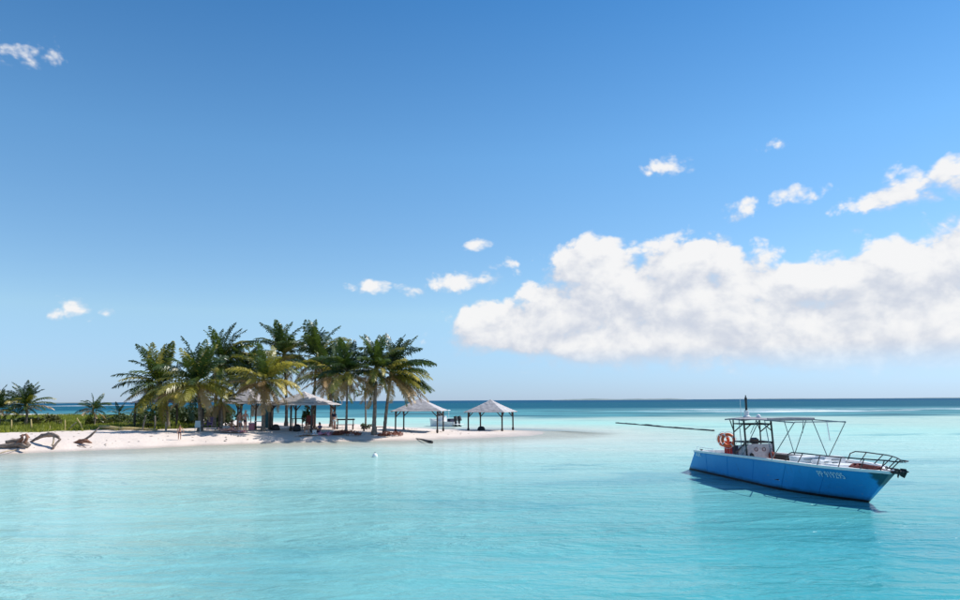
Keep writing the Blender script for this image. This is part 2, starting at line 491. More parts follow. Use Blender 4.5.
hgt = t.m('ADD', t.m('ADD', t.m('MULTIPLY', w1, .25), t.m('MULTIPLY', w2, .115)), t.m('MULTIPLY', w3, .024))
# gusts ruffle some of the water and leave some smoother
gust = t.ss(t.noise(t.mapping(pos, rot=(0, 0, rad(6)), scale=(.35, 1.3, 1)), .09, 4, .55, .4), .35, .65, .45, 1.0)
hgt = t.m('MULTIPLY', hgt, gust)
bn = t.n('ShaderNodeBump'); bn.inputs['Strength'].default_value = 1.0; bn.inputs['Distance'].default_value = 1.0
t.link(hgt, bn.inputs['Height']); t.link(bn.outputs[0], b.inputs['Normal'])
tr = t.n('ShaderNodeBsdfTransparent'); tr.inputs['Color'].default_value = (.90, .97, .96, 1)
ms = t.n('ShaderNodeMixShader')
t.link(t.ss(t.m('ADD', dep, t.m('MULTIPLY', mid, .12)), .0, .48, .10, 1.0), ms.inputs[0])
# beyond the flats the sea is choppy: steep facets turn towards the eye and mirror little of the low sky
df = t.n('ShaderNodeBsdfDiffuse'); t.link(col, df.inputs['Color']); t.link(bn.outputs[0], df.inputs['Normal'])
gl = t.n('ShaderNodeBsdfGlossy'); gl.inputs['Roughness'].default_value = .35; t.link(bn.outputs[0], gl.inputs['Normal'])
chop = t.n('ShaderNodeMixShader'); chop.inputs[0].default_value = .07; t.link(df.outputs[0], chop.inputs[1]); t.link(gl.outputs[0], chop.inputs[2])
wm = t.n('ShaderNodeMixShader'); t.link(t.ss(py_, 26, 95, .30, 1.0), wm.inputs[0]); t.link(b.outputs[0], wm.inputs[1]); t.link(chop.outputs[0], wm.inputs[2])
t.link(tr.outputs[0], ms.inputs[1]); t.link(wm.outputs[0], ms.inputs[2]); t.link(ms.outputs[0], out.inputs[0])
me.materials.append(msea)
structure(link('sea', me))

# ------------------------------------------------------------------ low coasts on the horizon
mcoast = mat('haze-pale far scrub', (.14, .20, .21), .9, color2=(.22, .26, .25), scale=.01)  # pale bluish tone stands in for haze, put into the base colour
def coast(name, px0, px1, Yd, hpx, seed):
    rnd = random.Random(seed); m = MB(); n = 60
    x0, x1 = (px0 - 480) / 707 * Yd, (px1 - 480) / 707 * Yd
    rows = []
    for i in range(n + 1):
        u = i / n; x = x0 + (x1 - x0) * u
        e = min(1, u * 6, (1 - u) * 6) ** .6
        h = Yd / 707 * hpx * e * (.65 + .5 * (mnoise.noise(Vector((u * 5, seed, 0))) + .35 * mnoise.noise(Vector((u * 21, seed, 3)))))
        rows.append([(x, Yd - 150, -1), (x, Yd - 60, max(.5, h * .75)), (x, Yd + 120, max(.6, h)), (x, Yd + 500, -1)])
    for r in rows: m.v.extend(r)
    for i in range(n):
        for k in range(3): m.f.append((i * 4 + k, (i + 1) * 4 + k, (i + 1) * 4 + k + 1, i * 4 + k + 1))
    return structure(m.build(name, mcoast, smooth=True))
coast('distant_coast', 552, 690, 6000, 1.9, 2)
coast('distant_coast', 8, 74, 3000, 1.5, 7)
coast('distant_coast', 690, 1300, 9000, .9, 4)

# ------------------------------------------------------------------ materials for things
M = dict(
    wood_grey=mat('weathered post wood', (.20, .165, .135), .8, .35, 4, .4, 30),
    wood_dark=mat('dark stained wood', (.050, .038, .030), .7, .3, 4, .3, 30),
    wood_pale=mat('pale driftwood', (.42, .33, .22), .85, .25, 5, .4, 25),
    stake=mat('sun bleached stake', (.50, .38, .17), .85, .2, 5, .3, 25),
    drift=mat('brown driftwood', (.11, .08, .065), .85, color2=(.36, .27, .21), scale=3.5, bump=.7, bscale=16),
    drift_red=mat('red brown driftwood', (.15, .06, .035), .85, color2=(.36, .19, .12), scale=4, bump=.6, bscale=16),
    shingle=mat('silvered shingle', (.42, .39, .39), .85, color2=(.58, .545, .545), scale=2.6, bump=.4, bscale=40),
    white=mat('white paint', (.78, .78, .77), .4, .06, 4), blue=None,
    deck=mat('white non slip deck', (.68, .67, .66), .7, .12, 5, .2, 60),
    black=mat('black painted tube', (.018, .019, .022), .4, .2, 6), steel=mat('grey steel tube', (.16, .20, .21), .35, .2, 6, metal=.6),
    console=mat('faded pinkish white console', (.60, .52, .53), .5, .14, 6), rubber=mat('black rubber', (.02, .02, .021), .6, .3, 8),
    orange=mat('orange lifebuoy', (.80, .13, .03), .5, .12, 6), red=mat('red plastic', (.42, .03, .03), .45, .2, 6),
    rope=mat('dark red rope', (.16, .035, .03), .9, .4, 20, .6, 60), canvas=mat('grey mauve canvas', (.25, .24, .26), .85, .15, 5, .3, 40),
    glass=mat('dark tinted screen', (.02, .03, .04), .1, .1, 3), pink=mat('pink towel', (.62, .24, .30), .9, .2, 12, .4, 50),
    purple=mat('purple cloth', (.085, .065, .16), .9, .2, 12), navy=mat('navy cloth', (.02, .025, .06), .9, .2, 12), towel=mat('pale towel', (.70, .62, .60), .9, .1, 12, .4, 50),
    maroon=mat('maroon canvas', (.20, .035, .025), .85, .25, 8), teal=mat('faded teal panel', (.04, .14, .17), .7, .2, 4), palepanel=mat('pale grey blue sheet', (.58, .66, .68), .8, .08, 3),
    skin=mat('tanned skin', (.46, .22, .13), .5, .08, 8), skin2=mat('sunburnt skin', (.60, .30, .22), .5, .08, 8), skin3=mat('brown skin', (.30, .14, .08), .5, .08, 8),
    hair=mat('dark hair', (.03, .02, .015), .6, .2, 30), hair2=mat('grey white hair', (.55, .53, .5), .7, .1, 30), eye=mat('dark eye', (.02, .015, .012), .2, .1, 5),
    trunk=mat('palm bark', (.12, .095, .075), .9, color2=(.26, .215, .175), scale=5, bump=.6, bscale=22), nut=mat('coconut husk', (.16, .14, .03), .6, .4, 6),
    letter=mat('pale blue lettering', (.58, .78, .88), .6, .08, 20), boom=mat('wet dark timber', (.035, .03, .03), .6, .3, 4, .4, 14),
)
LEAF = [leafmat('palm green', (.016, .040, .012), (.090, .130, .026)), leafmat('palm yellow green', (.18, .18, .025), (.50, .41, .10)),
        leafmat('palm dead', (.24, .15, .06), (.50, .34, .17), trans=.15)]
SHRUB = [leafmat('shrub dark', (.018, .040, .012), (.062, .095, .024), 2, .65), leafmat('shrub olive', (.07, .085, .02), (.20, .17, .055), 2),
         leafmat('red leaves', (.12, .03, .022), (.32, .12, .08), 3, trans=.2)]

# ------------------------------------------------------------------ coconut palms
def frond_mesh(e0, seed, m):
    """unit frond (length 1) leaving along +X at elevation e0, bent by gravity"""
    rnd = random.Random(seed); mb = MB()
    n = 16; pts = []; p = Vector((0, 0, 0)); e = rad(e0)
    bend = rad((46 if e0 > 55 else 76 if e0 > 20 else 66 if e0 > -15 else 34) * rnd.uniform(.75, 1.2)); side = rnd.uniform(-.35, .35); yaw = 0
    dirs = []
    for i in range(n + 1):
        u = i / n
        a = e - bend * (u ** 1.5); a = max(a, rad(-86)); yaw = side * u * u
        d = Vector((math.cos(a) * math.cos(yaw), math.cos(a) * math.sin(yaw), math.sin(a)))
        pts.append(p.copy()); dirs.append(d); p += d / n
    mb.tube(pts, [.0085 * (1 - u / n * .8) for u in range(n + 1)], 4)
    twist = rnd.uniform(-.5, .5)
    pairs = 46
    for j in range(pairs):
        u = .10 + .89 * (j + rnd.random() * .5) / pairs
        k = min(n - 1, int(u * n)); f = u * n - k
        b0 = pts[k].lerp(pts[k + 1], f); d = dirs[k]
        sd = Vector((-math.sin(yaw * u), math.cos(yaw * u), 0)).normalized()
        q = Matrix.Rotation(twist * u, 3, d); sd = q @ sd
        upv = d.cross(sd) * -1
        if upv.z < 0: upv = -upv
        L = .215 * (math.sin(math.pi * min(1, (u * .88 + .14))) ** .6) * rnd.uniform(.75, 1.12) + .02
        for sg in (-1, 1):
            if rnd.random() < .05: continue
            fwd = .55 + .5 * u
            out = (sd * sg + d * fwd + upv * rnd.uniform(.0, .4)).normalized()
            droop = rnd.uniform(.5, 1.35)
            w = .0120 * rnd.uniform(.8, 1.25)
            wv = d * w
            p1 = b0 + out * L * .5 + Vector((0, 0, -1)) * L * .10 * droop
            p2 = b0 + out * L * .86 + Vector((0, 0, -1)) * L * .48 * droop
            o = len(mb.v)
            mb.v.extend([tuple(b0 - wv * .5), tuple(b0 + wv * .5), tuple(p1 + wv), tuple(p1 - wv), tuple(p2)])
            mb.f.extend([(o, o + 1, o + 2, o + 3), (o + 3, o + 2, o + 4)])
    return mb.mesh('frond', m)
ELEV = [84, 70, 54, 38, 20, 2, -18, -42, -66]
FR = {}
for ci in range(3):
    for e in ELEV:
        for k in range(2): FR[(ci, e, k)] = frond_mesh(e, e * 13 + k * 7 + 1000, LEAF[ci])


def palm(label, base, top, flen, nf=24, seed=0, yellow=.25, dead=.12, lo=-66, hi=84, bow=.15, r=.16, group='coconut palms on the islet', nuts=True, bias=None):
    hi = min(hi + 4, 88)
    """base, top: world points of the trunk's foot and of the crown"""
    rnd = random.Random(seed)
    base = Vector(base); top = Vector(top)
    root = thing('palm_tree', label, 'palm', base, 0, group)
    tp = top - base; tw = Matrix.Rotation(rnd.uniform(-.13, .13), 3, 'Y') @ Matrix.Rotation(rnd.uniform(-.10, .10), 3, 'X')
    m = MB(); n = 26; pts, rs = [], []
    side = Vector((tp.y, -tp.x, 0)); side = side.normalized() if side.length > .05 else Vector((1, 0, 0))
    for i in range(n + 1):
        u = i / n
        p = Vector((tp.x * u ** 1.5, tp.y * u ** 1.5, tp.z * u)) + side * bow * math.sin(math.pi * u)
        if i == 0: p.z -= .25
        pts.append(p)
        rs.append(r * (1 + .55 * max(0, 1 - u * 9)) * (1 - .38 * u) * (1.05 if i % 2 else .95))
    m.tube(pts, rs, 10, jit=.12, seed=seed)
    m.build('trunk', M['trunk'], root, True)
    # crown shaft of old sheaths
    m = MB(); m.lathe([(.05, -.5), (r * .85, -.30), (r * 1.15, 0), (r * .8, .25), (.05, .42)], 9, tp)
    m.build('crown_shaft', M['nut'], root, True)
    if nuts:
        m = MB()
        for k in range(7):
            a = k * .9 + seed; c = tp + Vector((math.cos(a) * .28, math.sin(a) * .28, -.22 - .12 * (k % 3)))
            m.lathe([(.02, -.14), (.09, -.09), (.12, 0), (.09, .09), (.02, .13)], 7, c)
        m.build('coconut_cluster', M['nut'], root, True)
    for k in range(nf):
        u = (k + .5) / nf
        e = hi + (lo - hi) * (u ** 1.08) + rnd.uniform(-9, 9)
        es = min(ELEV, key=lambda q: abs(q - e))
        ci = 0
        if u > .45 and rnd.random() < yellow * 1.25: ci = 1
        if u > .72 and rnd.random() < dead * 3.0: ci = 2
        if u < .45 and rnd.random() < yellow * .35: ci = 1
        o = link('frond', FR[(ci, es, rnd.randrange(2))], root)
        az = k * 2.39996 + seed + rnd.uniform(-.3, .3)
        if bias is not None and rnd.random() < .45: az = bias + rnd.uniform(-.8, .8)
        o.location = tp + Vector((math.cos(az) * .07, math.sin(az) * .07, .22 - .3 * u))
        s = flen * (.86 + .20 * math.sin(math.pi * min(1, u * .9 + .15))) * rnd.uniform(.86, 1.12)
        o.rotation_euler = (tw @ Matrix.Rotation(az, 3, 'Z') @ Matrix.Rotation(rnd.uniform(-.28, .12), 3, 'Y') @ Matrix.Rotation(rnd.uniform(-.35, .35), 3, 'X')).to_euler()
        o.scale = (s, s * rnd.uniform(.9, 1.1), s)
    return root


def palm_px(label, bpx, Yd, cpx, cpy, flen, **kw):
    if flen > 2.5: flen *= 1.08; kw['nf'] = int(kw['nf'] * 1.75); kw['lo'] = -60
    b_ = on(bpx, Yd); c_ = dp(cpx, cpy, Yd + kw.pop('dy', 0))
    return palm(label, b_, c_, flen, **kw)
palm_px('broad coconut palm at the left end of the grove, fronds reaching out over the sea', 168, 66, 160, 385, 3.7, seed=3, yellow=.35, nf=27, hi=80)
palm_px('large front coconut palm with sunlit yellow-green fronds, left of the standing couple', 200, 60.5, 197, 384, 3.5, seed=5, yellow=.75, dead=.16, nf=28, r=.2)
palm_px('tall dark coconut palm rising behind the large sunlit front palm', 214, 69, 221, 361, 3.4, seed=8, yellow=.18, dead=.05, nf=26, bias=.4)
palm_px('dark bushy coconut palm behind the open hut where the couple stands', 240, 71, 245, 377, 3.2, seed=11, yellow=.12, dead=.1, nf=24)
palm_px('coconut palm with arching dry yellow fronds just left of the big central pavilion', 263, 61.2, 264, 381, 3.3, seed=15, yellow=.65, dead=.45, nf=26, hi=76)
palm_px('dark coconut palm behind the left roof edge of the big central pavilion', 286, 73, 284, 355, 3.5, seed=18, yellow=.14, dead=.2, nf=26)
palm_px('tallest coconut palm of the grove, directly behind the big central pavilion', 313, 72, 317, 358, 3.6, seed=21, yellow=.2, dead=.14, nf=28, bias=1.0)
palm_px('coconut palm with drooping skirt behind the right roof corner of the central pavilion', 331, 70, 330, 377, 3.2, seed=25, yellow=.35, dead=.2, nf=25)
palm_px('slim straight coconut palm rising from a round reddish plant bed', 346, 61.5, 347, 373, 2.9, seed=27, yellow=.3, dead=.3, nf=25, bow=.03, r=.11)
palm_px('small young coconut palm between the two straight trunks, its crown low over the sea', 365.5, 69, 365, 393, 1.55, seed=30, yellow=.1, dead=0, nf=13, r=.1, nuts=False, lo=-20)
palm_px('coconut palm with a thick pale trunk, second from the right of the grove', 374, 62, 376, 370, 2.9, seed=34, yellow=.4, dead=.2, nf=25, r=.19, bow=-.06)
palm_px('rightmost coconut palm, leaning slightly with long fronds reaching right over the pavilion', 384.5, 63, 391, 375, 3.7, seed=38, yellow=.35, dead=.22, nf=27, bow=-.12, bias=-.1)
palm_px('low coconut palm with hanging straw-yellow fronds in front of the open hut', 221, 60.8, 221, 402, 2.0, seed=42, yellow=.7, dead=.55, nf=18, r=.12, nuts=False, hi=55)
palm_px('short dark palm tuft on the grass at far left, beside the frame edge clump', 25, 68, 26, 406, 2.45, seed=45, yellow=.06, dead=.1, nf=34, r=.13, nuts=False, hi=88, lo=-30)
palm_px('dark palm clump cut by the left edge of the picture', -2, 66, -2, 409, 2.1, seed=47, yellow=.2, dead=.1, nf=28, r=.12, nuts=False, hi=86, lo=-30)
palm_px('low wind-bent young palm standing behind crossed pale poles', 94, 70, 93, 410, 1.7, seed=52, yellow=.04, dead=.2, nf=22, r=.08, nuts=False, hi=70, lo=-35)
palm_px('tiny young palm by itself against the sea, left of the hut', 118, 74, 119, 414, 1.35, seed=55, yellow=.1, dead=0, nf=11, r=.07, nuts=False, hi=84, lo=-15)

# ------------------------------------------------------------------ open pavilions
def pavilion(label, centre, rz, post, eave, he, hp, pm='wood_dark', seed=0, mid=False):
    rnd = random.Random(seed)
    root = thing('pavilion', label, 'pavilion', centre, rz, 'open beach pavilions')
    q = post / 2
    corners = [(-q, -q), (q, -q), (q, q), (-q, q)]
    spots = list(corners)
    if mid: spots += [(0, -q), (0, q)]
    for x, y in spots:
        m = MB(); m.box((x, y, (he - .35) / 2 ), (.125, .125, he + .35)); m.box((x, y, .12), (.19, .19, .26)); m.build('post', M[pm], root)
    for (x0, y0), (x1, y1) in zip(corners, corners[1:] + corners[:1]):
        m = MB(); m.bar((x0, y0, he - .02), (x1, y1, he - .02), .11, .2); m.build('beam', M[pm], root)
        d = Vector((x1 - x0, y1 - y0, 0)).normalized()
        for (cx, cy), sg in (((x0, y0), 1), ((x1, y1), -1)):
            m = MB(); m.bar(Vector((cx, cy, he - .62)) + d * sg * .06, Vector((cx, cy, he - .10)) + d * sg * .55, .08); m.build('brace', M[pm], root)
    # roof of overlapping shingle courses, slightly bell-cast, edges uneven
    m = MB(); n = 15; e = eave / 2
    def prof(u): return e * (1 - u) + .0, he - .12 + (hp - he + .12) * (u ** 1.12)
    for i in range(n):
        r0, z0 = prof(i / n); r1, z1 = prof(min(1, (i + 1.25) / n)); r1 = max(r1, .04)
        per = 10; lo, hi_, bot = [], [], []
        for s4 in range(4):
            a = s4 * math.pi / 2; R = Matrix.Rotation(a, 3, 'Z')
            for k in range(per):
                f = -1 + 2 * k / per
                jr = rnd.uniform(-.02, .02)
                lo.append(R @ Vector((f * r0, -r0 - jr, z0 + .05 + rnd.uniform(-.012, .012)))); bot.append(R @ Vector((f * r0, -r0 - jr, z0 - .01)))
                hi_.append(R @ Vector((f * r1, -r1, z1)))
        o = len(m.v); N = 4 * per
        m.v.extend([tuple(p) for p in bot + lo + hi_])
        for k in range(N):
            k2 = (k + 1) % N
            m.f.append((o + k, o + k2, o + N + k2, o + N + k)); m.f.append((o + N + k, o + N + k2, o + 2 * N + k2, o + 2 * N + k))
    roof = m.build('roof', M['shingle'], root)
    m = MB(); o = 0
    m.v = [(-e + .05, -e + .05, he - .13), (e - .05, -e + .05, he - .13), (e - .05, e - .05, he - .13), (-e + .05, e - .05, he - .13), (0, 0, hp - .12)]
    m.f = [(1, 0, 4), (2, 1, 4), (3, 2, 4), (0, 3, 4)]
    m.build('ceiling_boards', M['wood_dark'], roof)
    for x, y in corners:
        m = MB(); m.bar((x / q * (e - .1), y / q * (e - .1), he - .16), (0, 0, hp - .2), .09); m.build('hip_rafter', M[pm], root)
    m = MB(); m.lathe([(.16, hp - .14), (.13, hp - .02), (.03, hp + .06)], 8); m.build('roof_cap', M['shingle'], root)
    return root
def ctr(px, Yd):
    return on(px, Yd)
c1 = ctr(303, 64.0)
pavilion('big central pavilion with a grey shingled pyramid roof, a palm rising behind it', c1, rad(-17), 4.1, 4.95, 2.32, 3.38, seed=1, mid=True)
c2 = ctr(420, 70.0)
pavilion('pavilion half hidden by the rightmost palm, the white motorboat behind its corner', c2, rad(-5), 4.05, 4.95, 2.12, 3.25, seed=2)
c3 = dp(491, 430, 76); c3 = Vector((c3.x, 76, hz(c3.x, 76)))
pavilion('free-standing pavilion at the tip of the sand spit, rightmost of all', c3, rad(-20), 3.75, 4.55, 2.05, 3.22, seed=3)
c4 = ctr(246, 66.0)
pavilion('open hut between the palms with the standing couple under its eave', c4, rad(-8), 3.5, 3.95, 2.42, 3.75, seed=4)
c5 = ctr(169, 69.5)
pavilion('shaded hut under the leftmost big palm, its roof corner against the sea', c5, rad(-10), 4.4, 5.2, 2.50, 3.9, seed=5)

# ------------------------------------------------------------------ blue work boat
BO, BH = Vector((10.915, 34.166, 0)), rad(-82.47)
boat = thing('work_boat', 'long blue flat-sided boat with black cabin frame and bow rail, moored on the right', 'boat', BO, BH)
LB = 12.45
def sheer(s): return lerp_tab(s, [(0, .93), (3, .985), (6, 1.05), (9, 1.09), (11, 1.08), (12.5, 1.06)])
def half_g(s):                                  # half breadth at the gunwale
    if s < 8.6: return 1.18 + .08 * smooth01(s / 5)
    u = (s - 8.6) / (LB - 8.6); return max(.10, 1.26 * (1 - u ** 2.35))
def half_w(s):                                  # half breadth at the waterline
    if s < 7.0: return 1.05
    u = min(1, (s - 7.0) / (11.17 - 7.0)); return max(.03, 1.05 * (1 - u ** 1.9))
def side_at(s, z):
    """half breadth of the side plate at station s, height z (stem rakes forward)"""
    f = max(0, min(1, z / sheer(s)))
    return half_w(s - 1.0 * f if s > 8 else s) * (1 - f) + half_g(s) * f
st = [0, .5, 1, 2, 3, 4, 5, 6, 7, 7.8, 8.6, 9.3, 10, 10.6, 11.1, 11.6, 12.0, 12.25, 12.45]
def hull_pt(s, f, sg):
    """f: -1 keel .. 0 waterline .. 1 gunwale ; s is the gunwale station"""
    sw = s * 11.17 / LB if s > 6 else s * (6 * 11.17 / LB) / 6
    rake = 1.05 * max(0, 1 - s / 1.0)            # transom leans
    if f >= 0:
        S = sw + (s - sw) * f; S += rake * f if s < 1 else 0
        y = half_w(sw) * (1 - f) + half_g(s) * f
        return Vector((S, sg * y, sheer(s) * f))
    k = -f; S = sw - .9 * k * smooth01((s - 8) / 4)
    return Vector((S, sg * half_w(sw) * (1 - .85 * k), -.42 * k))
mblue = bpy.data.materials.new('blue hull paint'); mblue.use_nodes = True
t = NT(mblue.node_tree); b = mblue.node_tree.nodes['Principled BSDF']
co = t.n('ShaderNodeTexCoord').outputs['Object']; sp = t.n('ShaderNodeSeparateXYZ'); t.link(co, sp.inputs[0])
cl = t.mix(t.noise(co, 1.1, 6, .6), (.012, .265, .61), (.028, .35, .74))
strk = t.ss(t.noise(t.mapping(co, scale=(3.0, 3, .25)), 2.2, 5, .7), .58, .75)
cl = t.mix(t.m('MULTIPLY', strk, .5), cl, (.02, .12, .25))
scuff = t.ss(t.noise(t.mapping(co, scale=(.6, 1, 3.0)), 4.0, 6, .7), .61, .72)
cl = t.mix(t.m('MULTIPLY', scuff, .85), cl, (.14, .33, .52))
grime = t.ss(t.m('ADD', sp.outputs[2], t.m('MULTIPLY', t.noise(co, 2.4, 5, .6), .16)), .12, .32, .85, 0)
cl = t.mix(grime, cl, (.012, .06, .09))
anti = t.ss(t.m('ADD', sp.outputs[2], t.m('MULTIPLY', t.noise(co, 1.0, 3), .05)), .10, .115, 1, 0)
cl = t.mix(anti, cl, (.012, .013, .016))
grn = t.m('MULTIPLY', t.ss(t.m('ADD', sp.outputs[0], t.m('MULTIPLY', t.noise(co, 3, 4), .5)), 11.95, 12.15), t.ss(sp.outputs[2], .45, .7))
cl = t.mix(t.m('MULTIPLY', grn, .85), cl, (.008, .055, .035))
t.link(cl, b.inputs['Base Color']); b.inputs['Roughness'].default_value = .55
bn = t.n('ShaderNodeBump'); bn.inputs['Strength'].default_value = .25; bn.inputs['Distance'].default_value = .03
t.link(t.noise(co, 1.8, 3, .5), bn.inputs['Height']); t.link(bn.outputs[0], b.inputs['Normal'])
M['blue'] = mblue
m = MB(); fr = [-1, -.45, -.001, .16, .35, .55, .75, .9, 1.0]
for s in st:
    for sg, seq in ((-1, fr[::-1]), (1, fr)):
        for f in seq: m.v.append(tuple(hull_pt(s, f, sg)))
K = 2 * len(fr)
for i in range(len(st) - 1):
    for k in range(K - 1):
        a = i * K + k; m.f.append((a, a + 1, a + K + 1, a + K))
m.f.append(tuple(range(K)))                                                   # transom
m.f.append(tuple((len(st) - 1) * K + k for k in reversed(range(K))))          # stem head
hull = m.build('hull', M['blue'], boat)
# gunwale capping both sides and across the stern
for sg in (-1, 1):
    m = MB()
    for i, s in enumerate(st):
        p = hull_pt(s, 1, sg); w = .11 if s < 11.6 else max(.06, p.y * sg * .6)
        zz = sheer(s)
        for dy, dz in ((.045, -.05), (.045, .035), (-w, .035), (-w, -.05)): m.v.append((p.x, sg * (abs(p.y) + dy), zz + dz))
    for i in range(len(st) - 1):
        for k in range(4):
            a, b2 = i * 4 + k, i * 4 + (k + 1) % 4
            m.f.append((a, b2, b2 + 4, a + 4))
    m.f.append((3, 2, 1, 0)); m.f.append(tuple(len(m.v) - 4 + k for k in range(4)))
    m.build('gunwale', M['white'], boat)
m = MB(); m.box((1.1, 0, .935), (.14, 2.2, .07)); m.build('stern_capping', M['white'], boat)
# weld seams of the plating on both sides
for s in (2.2, 4.3, 6.5, 8.7, 10.6):
    for sg in (-1, 1):
        m = MB(); ps = [hull_pt(s, f, sg) + Vector((0, sg * .004, 0)) for f in (.14, .4, .7, .94)]
        m.tube(ps, .009, 5); m.build('plate_seam', M['blue'], hull)
for sg in (-1, 1):
    m = MB(); m.tube([hull_pt(s, .93, sg) + Vector((0, sg * .012, 0)) for s in st[1:-1]], .02, 6); m.build('rubbing_strake', M['blue'], hull)
# cockpit floor, inner sides, foredeck
def deck_sheet(name, s0, s1, zf, mt, inset=.16):
    m = MB(); ss_ = [s0 + (s1 - s0) * i / 14 for i in range(15)]
    for s in ss_:
        y = max(.02, half_g(s) - inset)
        z = zf(s); m.v += [(s, -y, z), (s, y, z)]
    for i in range(14): m.f.append((i * 2, i * 2 + 2, i * 2 + 3, i * 2 + 1))
    return m.build(name, mt, boat)
deck_sheet('cockpit_floor', 1.15, 7.9, lambda s: .36, M['deck'], .14)
deck_sheet('foredeck', 7.9, 12.42, lambda s: sheer(s) - .07, M['deck'], .1)
for sg in (-1, 1):
    m = MB(); ss_ = [1.15 + 6.75 * i / 14 for i in range(15)]
    for s in ss_:
        y = sg * (half_g(s) - .15); m.v += [(s, y, .36), (s, y, sheer(s) - .03)]
    for i in range(14): m.f.append((i * 2, i * 2 + 2, i * 2 + 3, i * 2 + 1))
    m.build('inner_side', M['rubber'], boat)
m = MB(); m.box((7.9, 0, .68), (.05, 2.2, .66)); m.build('bulkhead', M['white'], boat)
m = MB(); m.box((1.2, 0, .64), (.05, 2.1, .55)); m.build('transom_lining', M['white'], boat)
# fore hatch and deck ridges
m = MB(); m.box((9.9, 0, 1.06), (.75, .7, .07), taper=.93); h_ = m.build('deck_hatch', M['white'], boat)
m = MB(); m.box((9.62, 0, 1.11), (.05, .18, .04)); m.build('handle', M['steel'], h_)
# cabin frame: four posts, bars, braces
xr, xf, yb, zt = 3.72, 4.62, .60, 2.44
def ctube(name, a, b_, r=.032, mt='black', par=boat, n=8):
    m = MB(); m.tube([a, b_], r, n); return m.build(name, M[mt], par, False)
for x, lean in ((xr, 0), (xf, .16)):
    for sg in (-1, 1):
        ctube('cabin_post', (x + lean, sg * yb, .36), (x, sg * yb, zt), .040 if x == xf else .030)
for z in (1.52, 2.26):
    ctube('cabin_bar', (xf + .03, -yb, z), (xf + .03, yb, z), .035)
    ctube('cabin_bar', (xr, -yb, z), (xr, yb, z), .022)
    for sg in (-1, 1): ctube('cabin_bar', (xr, sg * yb, z), (xf + .02, sg * yb, z), .026)
for sg in (-1, 1):
    ctube('cabin_brace', (xr, sg * yb, 1.9), (xf, sg * yb, 2.3), .026)
    ctube('cabin_brace', (xf, sg * yb, 2.0), (xf, sg * (yb - .32), 2.26), .024)
    ctube('cabin_brace', (xr, sg * yb, 1.95), (xr - .30, sg * yb, 2.42), .022)
    ctube('cabin_brace', (xr, sg * yb, 1.0), (xf, sg * yb, 1.5), .026)
m = MB()
for i in range(9):
    for j in range(7):
        x = 3.32 + 1.52 * i / 8; y = -.78 + 1.56 * j / 6
        m.v.append((x, y, 2.53 - .05 * (y / .78) ** 2 - .03 * ((x - 4.08) / .76) ** 2))
for i in range(8):
    for j in range(6): a = i * 7 + j; m.f.append((a, a + 7, a + 8, a + 1))
o = len(m.v); m.v += [(x, y, z - .055) for x, y, z in m.v[:]]
m.f += [tuple(k + o for k in reversed(f)) for f in m.f[:]]
edge_ = [i * 7 for i in range(9)] + [56 + j for j in range(1, 7)] + [6 + i * 7 for i in range(7, -1, -1)] + [j for j in range(5, 0, -1)]
for a, b2 in zip(edge_, edge_[1:] + edge_[:1]): m.f.append((b2, a, a + o, b2 + o))
roof = m.build('cabin_roof', M['canvas'], boat)
# mast, lamp, radio aerial, small dome
m = MB(); m.lathe([(.16, 2.53), (.16, 2.57), (.10, 2.60), (.10, 2.80), (.05, 2.82)], 10, (4.0, -.12, 0)); m.build('mast_foot', M['white'], roof)
mast = ctube('mast', (4.0, -.12, 2.80), (4.0, -.12, 3.24), .05, 'black', roof)
m = MB(); m.lathe([(.055, 3.24), (.055, 3.34), (.03, 3.38), (.02, 3.46)], 8, (4.0, -.12, 0)); m.build('mast_lamp', M['rubber'], roof)
ctube('aerial', (3.85, -.30, 2.5), (3.85, -.30, 3.32), .011, 'white', roof)
m = MB(); m.lathe([(.09, 2.50), (.10, 2.56), (.07, 2.63), (.02, 2.66)], 10, (4.35, .22, 0)); m.build('dome', M['white'], roof)
# steering console
m = MB(); m.v = [(3.95, -.56, .36), (4.78, -.56, .36), (4.78, .56, .36), (3.95, .56, .36), (3.95, -.56, 1.36), (4.70, -.56, 1.46), (4.70, .56, 1.46), (3.95, .56, 1.36)]
m.f = [(3, 2, 1, 0), (4, 5, 6, 7), (0, 1, 5, 4), (1, 2, 6, 5), (2, 3, 7, 6), (3, 0, 4, 7)]
cons = m.build('console', M['console'], boat)
for y in (-.18, .16):
    m = MB(); m.torus((4.735, y, 1.24), .07, .011, Matrix.Rotation(math.pi / 2, 3, 'Y'), 16, 6); m.build('gauge_ring', M['maroon'], cons)
m = MB(); m.v = []; ov = [(4.787, -.40 + .10 * math.cos(a), .86 + .24 * math.sin(a)) for a in [i * math.pi / 8 for i in range(16)]]
m.v = ov + [(x - .06, y, z) for x, y, z in ov]; m.f = [tuple(range(16))] + [(i, i + 16, (i + 1) % 16 + 16, (i + 1) % 16) for i in range(16)]
m.build('locker_opening', M['rubber'], cons)
m = MB(); m.box((4.2, .05, 1.55), (.22, .26, .22), Matrix.Rotation(.3, 3, 'Y')); inst = m.build('instrument_box', M['black'], cons)
m = MB(); m.torus((3.86, 0, 1.18), .19, .02, Matrix.Rotation(rad(70), 3, 'Y')); m.tube([(3.86, 0, 1.18), (3.97, 0, 1.14)], .03); m.build('steering_wheel', M['rubber'], cons)
m = MB(); m.box((2.9, 0, .62), (.5, 1.05, .5)); seat = m.build('helm_seat', M['white'], boat)
m = MB(); m.box((2.68, 0, 1.05), (.1, 1.0, .45), Matrix.Rotation(-.15, 3, 'Y')); m.build('backrest', M['navy'], seat)
